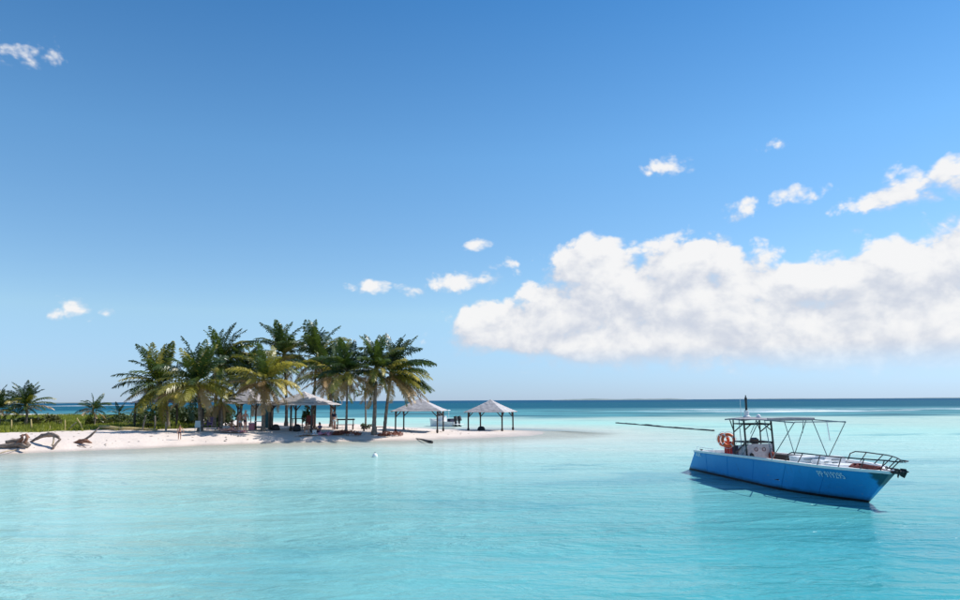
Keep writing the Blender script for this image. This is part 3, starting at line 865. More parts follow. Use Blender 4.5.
# canopy on hinged hoops
for sg in (-1, 1):
    m = MB(); m.tube([(4.75, sg * .92, 2.47), (6.8, sg * .98, 2.50), (8.95, sg * .98, 2.46)], .020, 7); m.build('canopy_bar', M['steel'], boat)
    for a, b_ in (((7.55, 1.12), 8.95), ((7.55, 1.12), 6.95), ((5.35, 1.12), 6.55), ((5.35, 1.12), 4.95)):
        ctube('canopy_strut', (a[0], sg * a[1], sheer(a[0]) + .02), (b_, sg * .98, 2.48), .016, 'steel')
    ctube('canopy_strut', (6.05, sg * 1.1, 1.95), (6.35, sg * .98, 2.48), .013, 'steel')
for s in (5.2, 6.95, 8.95): ctube('canopy_hoop', (s, -.98, 2.48), (s, .98, 2.48), .018, 'steel')
ctube('canopy_strap', (7.85, .98, 2.46), (7.75, 1.12, 1.75), .022, 'white')
m = MB()
for i in range(10):
    for j in range(7):
        s = 4.78 + 2.3 * i / 9; y = -.97 + 1.94 * j / 6
        m.v.append((s, y, 2.525 - .02 * math.sin(i * 1.4) ** 2 - .02 * (y / .97) ** 2))
for i in range(9):
    for j in range(6): a = i * 7 + j; m.f.append((a, a + 7, a + 8, a + 1))
m.build('canopy_cloth', M['canvas'], boat)
m = MB(); m.tube([(7.12, -.95, 2.53), (7.1, 0, 2.54), (7.12, .95, 2.53)], [.05, .06, .05], 8, jit=.2); m.build('rolled_cloth', M['canvas'], boat)
# bow rail
def rail_pt(s, sg, up=.36):
    base = hull_pt(min(s, 12.4), 1, sg)
    return Vector((s + .30, sg * (abs(base.y) - .05 + (.10 if s > 10 else 0)), sheer(min(s, 12.4)) + up))
for sg in (-1, 1):
    pts = [Vector((8.60, sg * (half_g(8.6) - .06), sheer(8.6) + .03)), Vector((8.75, sg * (half_g(8.6) - .06), sheer(8.6) + .26)), rail_pt(8.72, sg, .345)]
    pts += [rail_pt(s, sg) for s in (9.3, 9.9, 10.5, 11.0, 11.5, 11.9, 12.2)] + [Vector((12.78, sg * .26, 1.42)), Vector((12.93, sg * .02, 1.41))]
    m = MB(); m.tube(pts, .021, 8); m.build('bow_rail', M['black'], boat)
    for s in (9.35, 10.25, 11.0, 11.65, 12.15):
        q0 = hull_pt(s, 1, sg); q0 = Vector((s - .05, q0.y - sg * .06, sheer(s) + .02)); m = MB(); m.tube([q0, rail_pt(s, sg)], .017, 7); m.build('rail_stanchion', M['black'], boat)
# anchor on its roller, stern cleats, bitts
m = MB(); m.box((12.55, 0, 1.07), (.5, .16, .07)); m.box((12.75, .1, 1.12), (.22, .03, .16)); m.box((12.75, -.1, 1.12), (.22, .03, .16)); m.build('anchor_roller', M['rubber'], boat)
for sg in (-1, 1):
    m = MB(); m.box((1.6, sg * 1.12, 1.0), (.05, .04, .06)); m.tube([(1.45, sg * 1.12, 1.04), (1.75, sg * 1.12, 1.04)], .02, 6); m.build('cleat', M['black'], boat)
    m = MB(); m.tube([(.95, sg * 1.06, .985), (1.02, sg * 1.06, 1.12), (2.75, sg * 1.1, 1.13), (2.85, sg * 1.1, 1.0)], .014, 6); m.build('stern_rail', M['white'], boat)
# registration and stern marks, laid onto the side plating
def hull_text(name, body, s0, z0, size, sg=-1, mt='letter', squash=1.0):
    cu_ = bpy.data.curves.new('lettering', 'FONT'); cu_.body = body; cu_.size = size; cu_.offset = size * .012
    to = bpy.data.objects.new('lettering', cu_); COL.objects.link(to)
    dg = bpy.context.evaluated_depsgraph_get(); me_ = bpy.data.meshes.new_from_object(to.evaluated_get(dg))
    bpy.data.objects.remove(to); bpy.data.curves.remove(cu_)
    for v in me_.vertices:
        S, zz = s0 + v.co.x * squash, z0 + v.co.y
        f = zz / sheer(S)
        # invert hull_pt: station whose side plate passes through (S, zz)
        lo_, hi_ = 0.0, LB
        for _ in range(30):
            md = (lo_ + hi_) / 2
            if hull_pt(md, f, sg).x < S: lo_ = md
            else: hi_ = md
        p = hull_pt(lo_, f, sg); v.co = (S, p.y + sg * .03, zz)
    me_.materials.clear(); me_.materials.append(M[mt])
    return link(name, me_, hull)
hull_text('registration_number', 'PP 919295', 10.12, .73, .27, squash=.80)
hull_text('stern_lettering', 'AIK', 1.15, .72, .24, squash=1.5)

def on_boat(s, y, z): return boat_mat @ Vector((s, y, z))
boat_mat = Matrix.Translation(BO) @ Matrix.Rotation(BH, 4, 'Z')
# lifebuoys, their rack, loose gear: things of their own
def lifebuoy(label, s, y, z, R, rz, tilt):
    root = thing('lifebuoy', label, 'lifebuoy', on_boat(s, y, z), BH + rz, 'lifebuoys at the stern of the blue boat')
    q = Matrix.Rotation(math.pi / 2 + tilt, 3, 'X')
    m = MB(); m.torus((0, 0, 0), R, .065, q, 24, 9); m.build('ring', M['orange'], root, True)
    for k in range(4):
        a = k * math.pi / 2 + .6; m = MB(); m.torus((0, 0, 0), R, .069, q, 4, 9, a - .1, a + .1); m.build('band', M['white'], root, True)
    m = MB()
    for k in range(4):
        a = k * math.pi / 2 + .6
        m.tube([q @ Vector((math.cos(a + u) * (R + .075 + .05 * math.sin(math.pi * u / 1.57)), math.sin(a + u) * (R + .075 + .05 * math.sin(math.pi * u / 1.57)), 0)) for u in (0, .4, .8, 1.2, 1.57)], .009, 5)
    m.build('grab_line', M['white'], root)
lifebuoy('orange lifebuoy nearer the blue boat\'s stern, left of its twin', 2.78, -.62, 1.52, .24, rad(28), .12)
lifebuoy('orange lifebuoy nearer the black cabin frame, right of its twin', 3.22, -.62, 1.54, .24, rad(62), -.1)
rk = thing('lifebuoy_rack', 'red uprights carrying the orange lifebuoys on the blue boat', 'rack', on_boat(2.98, -.58, .36), BH)
for dx in (-.22, -.05, .22):
    m = MB(); m.box((dx, .06 if dx else 0, .56), (.10, .09, 1.12)); m.build('upright', M['red'], rk)
m = MB(); m.box((0, .10, 1.02), (.62, .04, .08)); m.box((0, .10, .55), (.62, .04, .08)); m.build('crossbar', M['white'], rk)
an = thing('anchor', 'black anchor hanging over the bow of the blue boat', 'anchor', on_boat(12.6, 0, 1.13), BH); an.scale = (.8, .8, .8)
m = MB(); m.tube([(-.55, 0, .06), (.1, 0, .05), (.32, 0, -.06)], .03, 7); m.build('shank', M['rubber'], an)
for sg in (-1, 1):
    m = MB(); m.v = [(.18, sg * .02, .04), (.32, sg * .15, .06), (.16, sg * .13, -.22), (.06, sg * .05, -.16), (.24, sg * .02, -.03), (.38, sg * .15, .0), (.21, sg * .13, -.26), (.12, sg * .05, -.20)]
    m.f = [(0, 1, 2, 3), (7, 6, 5, 4), (0, 4, 5, 1), (1, 5, 6, 2), (2, 6, 7, 3), (3, 7, 4, 0)]; m.build('fluke', M['rubber'], an)
m = MB(); m.tube([(.30, -.24, -.02), (.30, .24, -.02)], .028, 7); m.build('stock', M['rubber'], an)
m = MB(); m.torus((-.55, 0, .06), .06, .014, Matrix.Rotation(math.pi / 2, 3, 'X'), 12, 6); m.build('shackle', M['rubber'], an)
rp = thing('rope_coil', 'dark red mooring rope heaped on the foredeck of the blue boat', 'rope', on_boat(11.35, -.12, 1.02), BH)
m = MB(); pts = []
for i in range(150):
    a = i * .42; R_ = .14 + .20 * abs(math.sin(i * .13)) + .03 * math.sin(i * 1.7)
    pts.append((R_ * 1.9 * math.cos(a), R_ * math.sin(a), .02 + .13 * (i / 150) + .02 * math.sin(i * .9)))
m.tube(pts, .028, 5); m.build('coil', M['rope'], rp)
m = MB(); m.tube([(.3, .1, .03), (.6, .15, .02), (.95, .08, .03), (1.2, .02, .06)], .024, 5); m.build('loose_end', M['rope'], rp)
def cooler(label, s, y, L, w, h, z0, mt='white', rz=0):
    root = thing('storage_box', label, 'box', on_boat(s, y, z0), BH + rz, 'boxes on the foredeck of the blue boat')
    m = MB(); m.box((0, 0, h * .42), (L, w, h * .84), taper=1.03); m.build('tub', M[mt], root)
    m = MB(); m.box((0, 0, h * .93), (L * 1.05, w * 1.06, h * .16), taper=.95); m.build('lid', M['white'], root)
    for sg in (-1, 1):
        m = MB(); m.tube([(sg * L * .52, -w * .2, h * .6), (sg * L * .58, 0, h * .6), (sg * L * .52, w * .2, h * .6)], .014, 5); m.build('handle', M['steel'], root)
cooler('low blue-white storage box at the start of the boat\'s bow rail', 8.35, -.35, .5, .8, .22, 1.02, 'palepanel')
cooler('large white storage box on the boat\'s foredeck, middle of three', 8.75, .42, .55, .75, .24, 1.02)
cooler('small white box furthest forward on the boat\'s foredeck', 9.15, -.2, .40, .5, .15, 1.02, 'white', .3)
cu2 = thing('seat_cushion', 'flat white cushion lying by the boat\'s console', 'cushion', on_boat(5.5, -.75, .62), BH)
m = MB(); m.box((0, 0, 0), (.9, .5, .26)); m.build('bench', M['deck'], cu2)
m = MB(); m.box((0, 0, .19), (.88, .48, .12), taper=.92); m.build('pad', M['white'], cu2)
bag = thing('gear_bag', 'small dark red bag hung on the right edge of the boat\'s console', 'bag', on_boat(4.86, .42, .98), BH)
m = MB(); m.lathe([(.05, -.16), (.12, -.12), (.13, .05), (.09, .15), (.03, .17)], 9); m.build('pouch', M['maroon'], bag, True)
m = MB(); m.torus((0, 0, .2), .08, .012, Matrix.Rotation(math.pi / 2, 3, 'Y'), 12, 5); m.build('strap', M['rubber'], bag)

# ------------------------------------------------------------------ white motorboat behind the islet
bw = gp(444, 426.3)
wb = thing('motorboat', 'small white motorboat anchored behind the half hidden pavilion', 'boat', bw, rad(147))
m = MB(); stw = [(-1.9, .95, .62), (-1, 1.0, .64), (0, 1.0, .7), (1, .85, .8), (1.7, .5, .9), (2.3, .05, 1.0)]
for s, hb, sh in stw:
    m.v += [(s, -hb, sh), (s * .93, -hb * .82, 0), (s * .85, 0, -.3), (s * .93, hb * .82, 0), (s, hb, sh)]
for i in range(5):
    for k in range(4): a = i * 5 + k; m.f.append((a, a + 1, a + 6, a + 5))
m.f += [(4, 3, 2, 1, 0)]
wh = m.build('hull', M['white'], wb)
m = MB(); m.v = [(s, y * hb * .9, sh - .12) for s, hb, sh in stw for y in (-1, 1)]; m.f = [(i * 2, i * 2 + 2, i * 2 + 3, i * 2 + 1) for i in range(5)]; m.build('deck', M['deck'], wb)
m = MB(); m.box((.3, 0, .95), (.9, 1.0, .75), taper=.85); cab = m.build('console', M['white'], wb)
m = MB(); m.box((.62, 0, 1.52), (.06, .9, .45), Matrix.Rotation(-.35, 3, 'Y')); m.build('windscreen', M['glass'], cab)
for x in (-.35, .75):
    for sg in (-1, 1): m = MB(); m.tube([(x, sg * .6, .6), (x, sg * .55, 2.02)], .03, 6); m.build('canopy_pole', M['white'], wb)
m = MB(); m.box((.2, 0, 2.06), (1.5, 1.4, .07), taper=.94); m.build('canopy', M['white'], wb)
for sg in (-1, 1):
    e_ = MB(); e_.v = []; e_.box((-2.15, sg * .42, 1.02), (.42, .34, .62), Matrix.Rotation(.25, 3, 'Y'), taper=.8); e_.box((-2.12, sg * .42, .40), (.2, .14, .8)); e_.box((-2.3, sg * .42, .02), (.35, .03, .2))
    e_.build('outboard_motor', M['rubber'], wb)
m = MB(); m.box((-2.2, 0, .30), (.7, 1.7, .07)); m.build('swim_platform', M['white'], wb)
m = MB(); m.box((-1.3, .2, .78), (.5, 1.1, .45)); m.build('stern_seat', M['navy'], wb)

# ------------------------------------------------------------------ floating things
m = MB(); n = 40; A_, B_ = gp(616, 423.3), gp(714, 431.2); pts = []
for i in range(n + 1):
    u = i / n; p = A_.lerp(B_, u); p.x += .35 * math.sin(u * 7) * (1 - abs(2 * u - 1)); p.z = .03 + .10 * mnoise.noise(Vector((u * 9, 1, 1))); pts.append(p)
tag(m and (m.tube(pts, .12, 7, jit=.5) or m.build('floating_boom', M['boom'], None, True)), 'long dark boom floating on pale water left of the blue boat', 'boom')
pA, pB = gp(416, 439.6), gp(432, 443.4)
m = MB(); m.tube([pA + Vector((0, 0, .10)), pA.lerp(pB, .4) + Vector((0, .1, .12)), pA.lerp(pB, .75) + Vector((0, 0, .08)), pB + Vector((0, 0, .10))], [.03, .07, .10, .12], 7, jit=.3)
tag(m.build('sunken_log', M['boom'], None, True), 'short dark log in the shallows right of the palms', 'log')
by = thing('mooring_buoy', 'small round white buoy floating off the beach', 'buoy', gp(375, 457))
m = MB(); m.lathe([(.03, -.12), (.12, -.08), (.165, .02), (.15, .12), (.08, .20), (.03, .22)], 14); m.build('float', M['white'], by, True)
m = MB(); m.torus((0, 0, .25), .04, .012, Matrix.Rotation(math.pi / 2, 3, 'X'), 10, 5); m.build('eye', M['steel'], by)

# ------------------------------------------------------------------ driftwood
def px_pts(Y0, lst, base=None):
    return [dp(px, py, Y0 + dy) for px, py, dy in lst]
def drift(label, parts, loc_px, name='driftwood', group='driftwood logs on the beach'):
    base = stand(*loc_px)
    root = thing(name, label, 'driftwood', base, 0, group)
    for k, (pn, lst, rs, mt) in enumerate(parts):
        pts = [dp(px, py, base.y + dy) - base for px, py, dy in lst]
        # densify
        P2, R2 = [], []
        for i in range(len(pts) - 1):
            for j in range(5): P2.append(pts[i].lerp(pts[i + 1], j / 5) + Vector((0, 0, .03 * mnoise.noise(Vector((i + j / 5, k, 3)))))); R2.append((rs[i] + (rs[i + 1] - rs[i]) * j / 5) * .68)
        P2.append(pts[-1]); R2.append(rs[-1] * .5)
        m = MB(); m.tube(P2, R2, 9, jit=.55, seed=k + loc_px[0]); m.build(pn, M[mt], root, True)
    return root
drift('big dark driftwood trunk with a root plate, at the left frame edge', [
    ('trunk', [(-8, 447, 0), (8, 445.5, 0), (20, 444, .2), (29, 444, .3)], [.14, .20, .30, .20], 'drift'),
    ('root', [(6, 442.5, .3), (14, 440.5, .4), (22, 440.5, .5)], [.16, .22, .18], 'drift'),
    ('root', [(18, 444, .1), (22, 438, .1), (22.5, 434, .2)], [.20, .18, .05], 'drift_red'),
    ('root', [(24, 443, 0), (27, 438, 0), (26, 433.5, .1)], [.16, .15, .05], 'drift_red'),
    ('root', [(22, 445, -.2), (27, 447, -.3), (31, 444, -.2)], [.18, .15, .06], 'drift'),
    ('branch', [(20, 436, .2), (26, 434.5, .2), (30, 438, .2)], [.06, .10, .04], 'drift_red')], (14, 448.5))
drift('brown driftwood trunk arching off the sand on one leg', [
    ('trunk', [(29, 443, .4), (36, 439, .3), (42, 436, .2), (50, 434.5, .1), (57, 436, 0), (61, 439.5, -.1)], [.10, .14, .22, .24, .17, .06], 'drift'),
    ('branch', [(60, 439.5, -.1), (56, 444, -.3), (52, 449.5, -.5)], [.10, .12, .13], 'drift'),
    ('branch', [(54, 436, 0), (53.5, 441, -.2), (52.5, 446, -.4)], [.09, .09, .07], 'wood_pale')], (46, 446))
drift('driftwood log with one pale branch raised to the right', [
    ('trunk', [(66, 443.8, 0), (73, 443.3, 0), (79, 441.6, 0), (85, 440.8, 0), (92, 442.8, 0)], [.07, .10, .20, .22, .06], 'drift_red'),
    ('branch', [(84, 440.5, 0), (90, 436.2, .1), (95, 431.5, .2), (99, 427.5, .3)], [.14, .12, .09, .05], 'drift')], (80, 444.0))
for lab, a, b_ in (('thin pale stick on wet sand below the big driftwood trunk', (-5, 455.5), (17, 451.6)), ('thin dark twig on the sand under the raised-branch log', (77, 446.0), (86, 449.4))):
    A_, B_ = stand(*a), stand(*b_); m = MB(); m.tube([A_ + Vector((0, 0, .04)), A_.lerp(B_, .5) + Vector((0, 0, .10)), B_ + Vector((0, 0, .03))], [.03, .045, .03], 6, jit=.3)
    tag(m.build('stick', M['wood_pale' if a[0] < 0 else 'drift'], None, True), lab, 'stick')
A_, B_ = on(99, 62.5, .22), on(158, 62.0, .06)
m = MB(); m.tube([A_.lerp(B_, i / 12) + Vector((0, .2 * math.sin(i), .03 * math.sin(i * 1.3))) for i in range(13)], [.17 - .006 * i for i in range(13)], 9, jit=.3)
tag(m.build('fallen_palm_log', M['stake'], None, True), 'long pale yellow log lying along the edge of the grass', 'log')

# ------------------------------------------------------------------ stakes in the grass
def stake(label, px, Yd, topx, topy, mt='stake', r=.06, rails=None):
    p = on(px, Yd); q = dp(topx, topy, Yd)
    root = tag(link('wooden_stake', None, None, p), label, 'stake', 'pale stakes in the grass')
    m = MB(); m.tube([(0, 0, -.2), (q - p) * .5 + Vector((.015, 0, 0)), q - p], [r * 1.1, r, r * .9], 7, jit=.2, seed=px); m.build('shaft', M[mt], root)
    m = MB(); m.lathe([(r * .9, 0), (r * .5, .05), (.01, .08)], 7, q - p); m.build('point', M[mt], root)
stake('pale upright stake nearest the left frame edge', 11, 60, 11.5, 420.5)
stake('pale upright stake left of the short dark palm tuft\'s front', 31, 60.5, 31, 420.0, r=.07)
stake('short pale stake with a knobbed top above the arching driftwood', 49.5, 60, 50, 426.5, r=.05)
stake('tall thin pale stake between driftwood and crossed poles', 65, 60.5, 65, 420.5, r=.05)
stake('pale pole leaning right, left one of the crossed pair', 67, 61, 76, 422.5, r=.055, mt='wood_pale')
stake('thin pale pole leaning left, right one of the crossed pair', 84, 61, 77, 418.5, r=.045)
stake('weathered stake leaning against the left hut\'s front', 142, 62.0, 145.5, 416.5, 'wood_grey', .07)
stake('weathered upright stake just right of the leaning one by the left hut', 155, 62.0, 155, 416.5, 'wood_grey', .07)
stake('short pale stump standing before the dark shade of the left hut', 166, 61.6, 166, 422.5, 'wood_pale', .09)

# ------------------------------------------------------------------ grass and shrubs
rnd = random.Random(77); m = MB()
rs_ = np.random.RandomState(5); xs = rs_.uniform(-66, -22, 26000); ys = rs_.uniform(52, 108, 26000)
keep = (grass_amount(xs, ys) > rs_.rand(26000) * .8) & (xs > -(520 / 707 * ys))
xs, ys = xs[keep], ys[keep]; zs = terrain(xs, ys)
for x, y, z in zip(xs.tolist(), ys.tolist(), zs.tolist()):
    h_ = rnd.uniform(.16, .46) * (.7 + .6 * max(0, mnoise.noise(Vector((x * .3, y * .3, 0))) + .3))
    for k in range(3):
        a = rnd.uniform(0, 6.28); w = rnd.uniform(.03, .07); bx, by2 = x + rnd.uniform(-.15, .15), y + rnd.uniform(-.15, .15)
        lx, ly = rnd.uniform(-.25, .25), rnd.uniform(-.25, .25); o = len(m.v)
        m.v += [(bx - math.cos(a) * w, by2 - math.sin(a) * w, z - .03), (bx + math.cos(a) * w, by2 + math.sin(a) * w, z - .03), (bx + lx, by2 + ly, z + h_)]
        m.f.append((o, o + 1, o + 2))
go = m.build('beach_grass', leafmat('beach grass', (.13, .165, .022), (.38, .37, .055), .6, .6, .4))
go['kind'] = 'stuff'; go['label'] = 'rough green beach grass covering the left of the islet'; go['category'] = 'grass'

# wrack line: scraps of dry weed and palm litter
rs_ = np.random.RandomState(9); xs = rs_.uniform(-46, 3, 9000); ys = rs_.uniform(44, 74, 9000); hs_ = terrain(xs, ys); dn = shore_dist(xs, ys)
ok_ = (hs_ > .16) & (grass_amount(xs, ys) < .2) & (rs_.rand(9000) < np.where(np.abs(hs_ - .33 - .06 * np.sin(xs * .7)) < .05, .32, .05))
m = MB(); rnd = random.Random(4)
for x, y, z in zip(xs[ok_].tolist(), ys[ok_].tolist(), hs_[ok_].tolist()):
    a = rnd.uniform(0, 6.28); L = rnd.uniform(.05, .22); w = L * rnd.uniform(.15, .4); dx, dy = math.cos(a), math.sin(a); o = len(m.v)
    m.v += [(x - dx * L, y - dy * L, z + .015), (x + dy * w, y - dx * w, z + .05), (x + dx * L, y + dy * L, z + .03), (x - dy * w, y + dx * w, z + .02)]; m.f.append((o, o + 1, o + 2, o + 3))
lt = m.build('beach_litter', mat('dry weed', (.10, .07, .04), .9, .5, 2)); lt['kind'] = 'stuff'; lt['label'] = 'scraps of dry weed and palm litter strewn along the beach'; lt['category'] = 'litter'

def shrub(label, px, Yd, w, h, mt=0, n=420, seed=0, group='low shrubs among the palms', leaf=.13, name='shrub', flat=False):
    rnd = random.Random(seed); p = on(px, Yd); root = thing(name, label, 'shrub', p, 0, group)
    m = MB(); cl = [(rnd.uniform(-.5, .5) * w, rnd.uniform(-.4, .4) * w * .6, rnd.uniform(.25, .78) * h, rnd.uniform(.22, .36)) for _ in range(9)]
    for k in range(n):
        cx, cy, cz, cr = cl[k % 9]
        d = Vector((rnd.gauss(0, 1), rnd.gauss(0, 1), rnd.gauss(0, 1))).normalized() * (rnd.random() ** .4)
        c = Vector((cx + d.x * cr * w * .7, cy + d.y * cr * w * .6, max(.03, cz + d.z * cr * h)))
        L = leaf * rnd.uniform(.7, 1.5); t1 = Vector((rnd.gauss(0, 1), rnd.gauss(0, 1), rnd.gauss(.2, .8))).normalized(); t2 = t1.orthogonal().normalized() * .42
        o = len(m.v); m.v += [tuple(c - t1 * L), tuple(c + t2 * L), tuple(c + t1 * L), tuple(c - t2 * L)]; m.f.append((o, o + 1, o + 2, o + 3))
    m.build('foliage', SHRUB[mt], root)
    m = MB()
    for cx, cy, cz, cr in cl[:5]: m.tube([(cx * .1, cy * .1, -.1), (cx * .6, cy * .6, cz * .5), (cx, cy, cz)], [.04, .025, .012], 5)
    m.build('stem', M['trunk'], root)
shrub('dark shrub at the foot of the short palm tuft, far left', 33, 70, 2.2, .8, 0, 420, 1)
shrub('dry yellowish shrub on the grass right of the short palm tuft', 47, 69, 1.9, 1.25, 1, 420, 2)
shrub('low dark shrub at the left frame edge behind the first stakes', 8, 72, 2.6, .6, 0, 360, 3)
shrub('dry olive shrub around the wind-bent young palm', 99, 71, 2.2, .8, 1, 420, 4)
shrub('dark green shrub between the wind-bent palm and the tiny young palm', 111, 75, 2.2, .8, 0, 500, 5)
shrub('dark shrub just left of the shaded left hut', 130, 73, 2.9, 1.25, 0, 560, 6)
shrub('dense dark shrub behind the shaded left hut', 152, 77, 4.0, 1.9, 0, 900, 7, leaf=.16)
shrub('tall dark shrub mass behind the trunk of the broad left palm', 174, 76, 4.6, 2.5, 0, 1100, 8, leaf=.17)
shrub('dark shrub mass filling the gap left of the front palm\'s trunk', 190, 74, 3.8, 2.3, 0, 1000, 9, leaf=.17)
shrub('dark shrub mass behind the front palm\'s trunk', 209, 75, 3.8, 2.2, 0, 1000, 10, leaf=.17)
shrub('dark shrub in the shade behind the hanging yellow fronds', 225, 74, 2.6, 1.6, 0, 700, 11, leaf=.15)
shrub('round bed of reddish leafy plants at the foot of the slim straight palm', 346.5, 60.6, 1.9, .52, 2, 620, 12, 'reddish plant beds', .10, 'plant_bed')
shrub('low reddish plant bed at the foot of the rightmost palms', 391, 61.6, 1.6, .40, 2, 520, 13, 'reddish plant beds', .09, 'plant_bed')
shrub('dark low shrub at the foot of the small young palm', 367.5, 68, 1.1, .6, 0, 240, 14, leaf=.1)
shrub('green weeds in front of the left hut, behind the leaning stake', 136, 66, 2.6, .55, 1, 360, 15, leaf=.1)
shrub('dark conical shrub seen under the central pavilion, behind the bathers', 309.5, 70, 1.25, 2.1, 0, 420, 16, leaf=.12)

# ------------------------------------------------------------------ furniture and small things on the beach
def table(label, p, rz, L, w, h, mt, name='table'):
    root = thing(name, label, name.replace('_', ' '), p, rz)
    m = MB(); m.box((0, 0, h), (L, w, .06)); m.build('table_top', M[mt], root)
    for x in (-1, 1):
        for y in (-1, 1): m = MB(); m.box((x * L * .43, y * w * .4, h / 2 - .03), (.07, .07, h)); m.build('leg', M['wood_dark'], root)
    m = MB(); m.box((0, 0, h * .35), (L * .84, .06, .06)); m.build('stretcher', M['wood_dark'], root)
table('white topped table under the right side of the open hut', on(259.5, 63.4), .1, .85, .6, .76, 'white')
table('dark picnic table in the shade of the central pavilion', on(299, 65.0), -.2, 1.1, .9, .95, 'wood_dark', 'picnic_table')
def panel(label, p, rz, w, h, z0, mt):
    root = thing('screen_panel', label, 'panel', p, rz)
    m = MB(); m.box((0, 0, z0 + h / 2), (w, .04, h)); m.build('sheet', M[mt], root)
    for sg in (-1, 1): m = MB(); m.box((sg * (w / 2 + .035), 0, (z0 + h) / 2), (.06, .07, z0 + h)); m.build('frame_post', M['wood_grey'], root)
panel('pale sheet hung upright behind the white topped table', on(256, 65.6), -.1, 1.0, 1.0, 1.15, 'palepanel')
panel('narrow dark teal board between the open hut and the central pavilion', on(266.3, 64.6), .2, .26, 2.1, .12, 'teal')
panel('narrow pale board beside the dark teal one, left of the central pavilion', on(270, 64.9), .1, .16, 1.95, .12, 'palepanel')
def crate(label, p, rz, size, mt, name='plastic_crate'):
    root = thing(name, label, 'crate', p, rz)
    a, b_, h = size
    m = MB(); m.box((0, 0, h / 2), (a, b_, h * .98), taper=1.04); m.build('tub', M[mt], root)
    m = MB()
    for x0, y0, x1, y1 in ((-1, -1, 1, -1), (1, -1, 1, 1), (1, 1, -1, 1), (-1, 1, -1, -1)): m.bar((x0 * a * .54, y0 * b_ * .54, h), (x1 * a * .54, y1 * b_ * .54, h), .05, .06)
    m.build('rim', M['white'], root)
crate('tall pink crate standing left of the white topped table', on(251.5, 62.6), .1, (.42, .4, .62), 'pink')
def tub(label, p, R, h):
    root = thing('round_tub', label, 'tub', p)
    m = MB(); m.lathe([(R * .99, -.05), (R, h * .3), (R * .86, h * .72), (R * .5, h * .95), (R * .1, h)], 20); m.build('shell', M['rubber'], root, True)
    m = MB(); m.torus((0, 0, h * .28), R * 1.01, .03, None, 24, 6); m.build('rim', M['rubber'], root, True)
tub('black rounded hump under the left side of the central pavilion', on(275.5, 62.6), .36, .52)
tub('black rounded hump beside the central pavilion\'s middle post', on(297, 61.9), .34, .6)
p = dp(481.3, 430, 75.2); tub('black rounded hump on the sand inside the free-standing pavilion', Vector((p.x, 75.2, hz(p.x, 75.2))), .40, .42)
def bench(label, p, rz, L, mt, back=False):
    root = thing('bench', label, 'bench', p, rz)
    for k in range(3): m = MB(); m.box((0, -.14 + .14 * k, .45), (L, .11, .05)); m.build('seat_slat', M[mt], root)
    for sg in (-1, 1): m = MB(); m.box((sg * L * .42, 0, .21), (.09, .36, .42)); m.build('leg', M[mt], root)
    if back:
        m = MB(); m.box((0, .22, .92), (L, .05, .14)); m.build('back_rail', M[mt], root)
        for sg in (-1, 1): m = MB(); m.box((sg * L * .42, .22, .5), (.08, .08, 1.0)); m.build('back_post', M[mt], root)
bench('dark wooden bench with a back rail right of the central pavilion', on(345, 65.5), .05, 1.7, 'wood_dark', True)
bench('low dark bench between the small young palm and the thick trunk', on(369, 64.8), 0, 1.1, 'wood_dark')
bench('low dark bench between the two rightmost palm trunks', on(380, 65.0), -.1, .9, 'wood_dark')
def chair(label, p, rz, mt, s=1.0):
    root = thing('chair', label, 'chair', p, rz, 'beach chairs'); root.scale = (s, s, s)
    m = MB(); m.box((0, 0, .42), (.50, .48, .045)); m.build('seat', M[mt], root)
    m = MB(); m.box((0, .27, .74), (.50, .045, .62), Matrix.Rotation(-.18, 3, 'X')); m.build('backrest', M[mt], root)
    for x in (-1, 1):
        for y in (-1, 1): m = MB(); m.tube([(x * .25, y * .24, -.02), (x * .21, y * .19, .42)], .022, 6); m.build('leg', M[mt], root)
        m = MB(); m.tube([(x * .26, -.18, .63), (x * .26, .25, .65)], .022, 6); m.tube([(x * .26, -.18, .63), (x * .24, -.2, .42)], .018, 6); m.build('armrest', M[mt], root)
chair('grey-white plastic chair at the foot of the large front palm', on(197.5, 60.0), .4, 'palepanel', .85)
chair('blue and white chair in the shade right of the large front palm', on(207.5, 62.5), -.3, 'purple', 1.1)
chair('maroon high-backed chair under the central pavilion', on(309.3, 62.4), .1, 'maroon', 1.25)
def cloth(label, p, rz, L, w, mt, bumps=.06, seed=0):
    root = tag(link('beach_towel', None, None, p, rz), label, 'towel', 'towels on the sand')
    m = MB(); n = 14
    for i in range(n):
        for j in range(8):
            u, v = i / (n - 1) - .5, j / 7 - .5
            m.v.append((u * L, v * w, .06 + bumps * (mnoise.noise(Vector((u * 5, v * 5, seed))) + .4)))
    for i in range(n - 1):
        for j in range(7): a = i * 8 + j; m.f.append((a, a + 8, a + 9, a + 1))
    m.build('cloth', M[mt], root, True)
    m = MB()
    for sg in (-1, 1):
        for j in range(12): y = (j / 11 - .5) * w; m.tube([(sg * L * .5, y, .08), (sg * (L * .5 + .06), y, .05)], .006, 4)
    m.build('fringe', M[mt], root)
cloth('long pale towel under the sunbather lying by the front palm', on(227, 58.9), .05, 2.1, .8, 'towel')
cloth('pink towel spread right of the sunbather', on(238, 59.2), .1, 1.3, .7, 'pink', .12, 3)
cloth('rumpled pink towel beside the seated person in purple', on(325.5, 60.2), -.2, 1.0, .8, 'pink', .3, 5)
cloth('pale towel in front of the seated shirtless person', on(308, 59.7), 0, 1.6, .7, 'towel', .08, 7)
crate('small white bag-like box left of the purple seated person', on(314.5, 60.4), .2, (.3, .22, .3), 'white', 'cool_box')

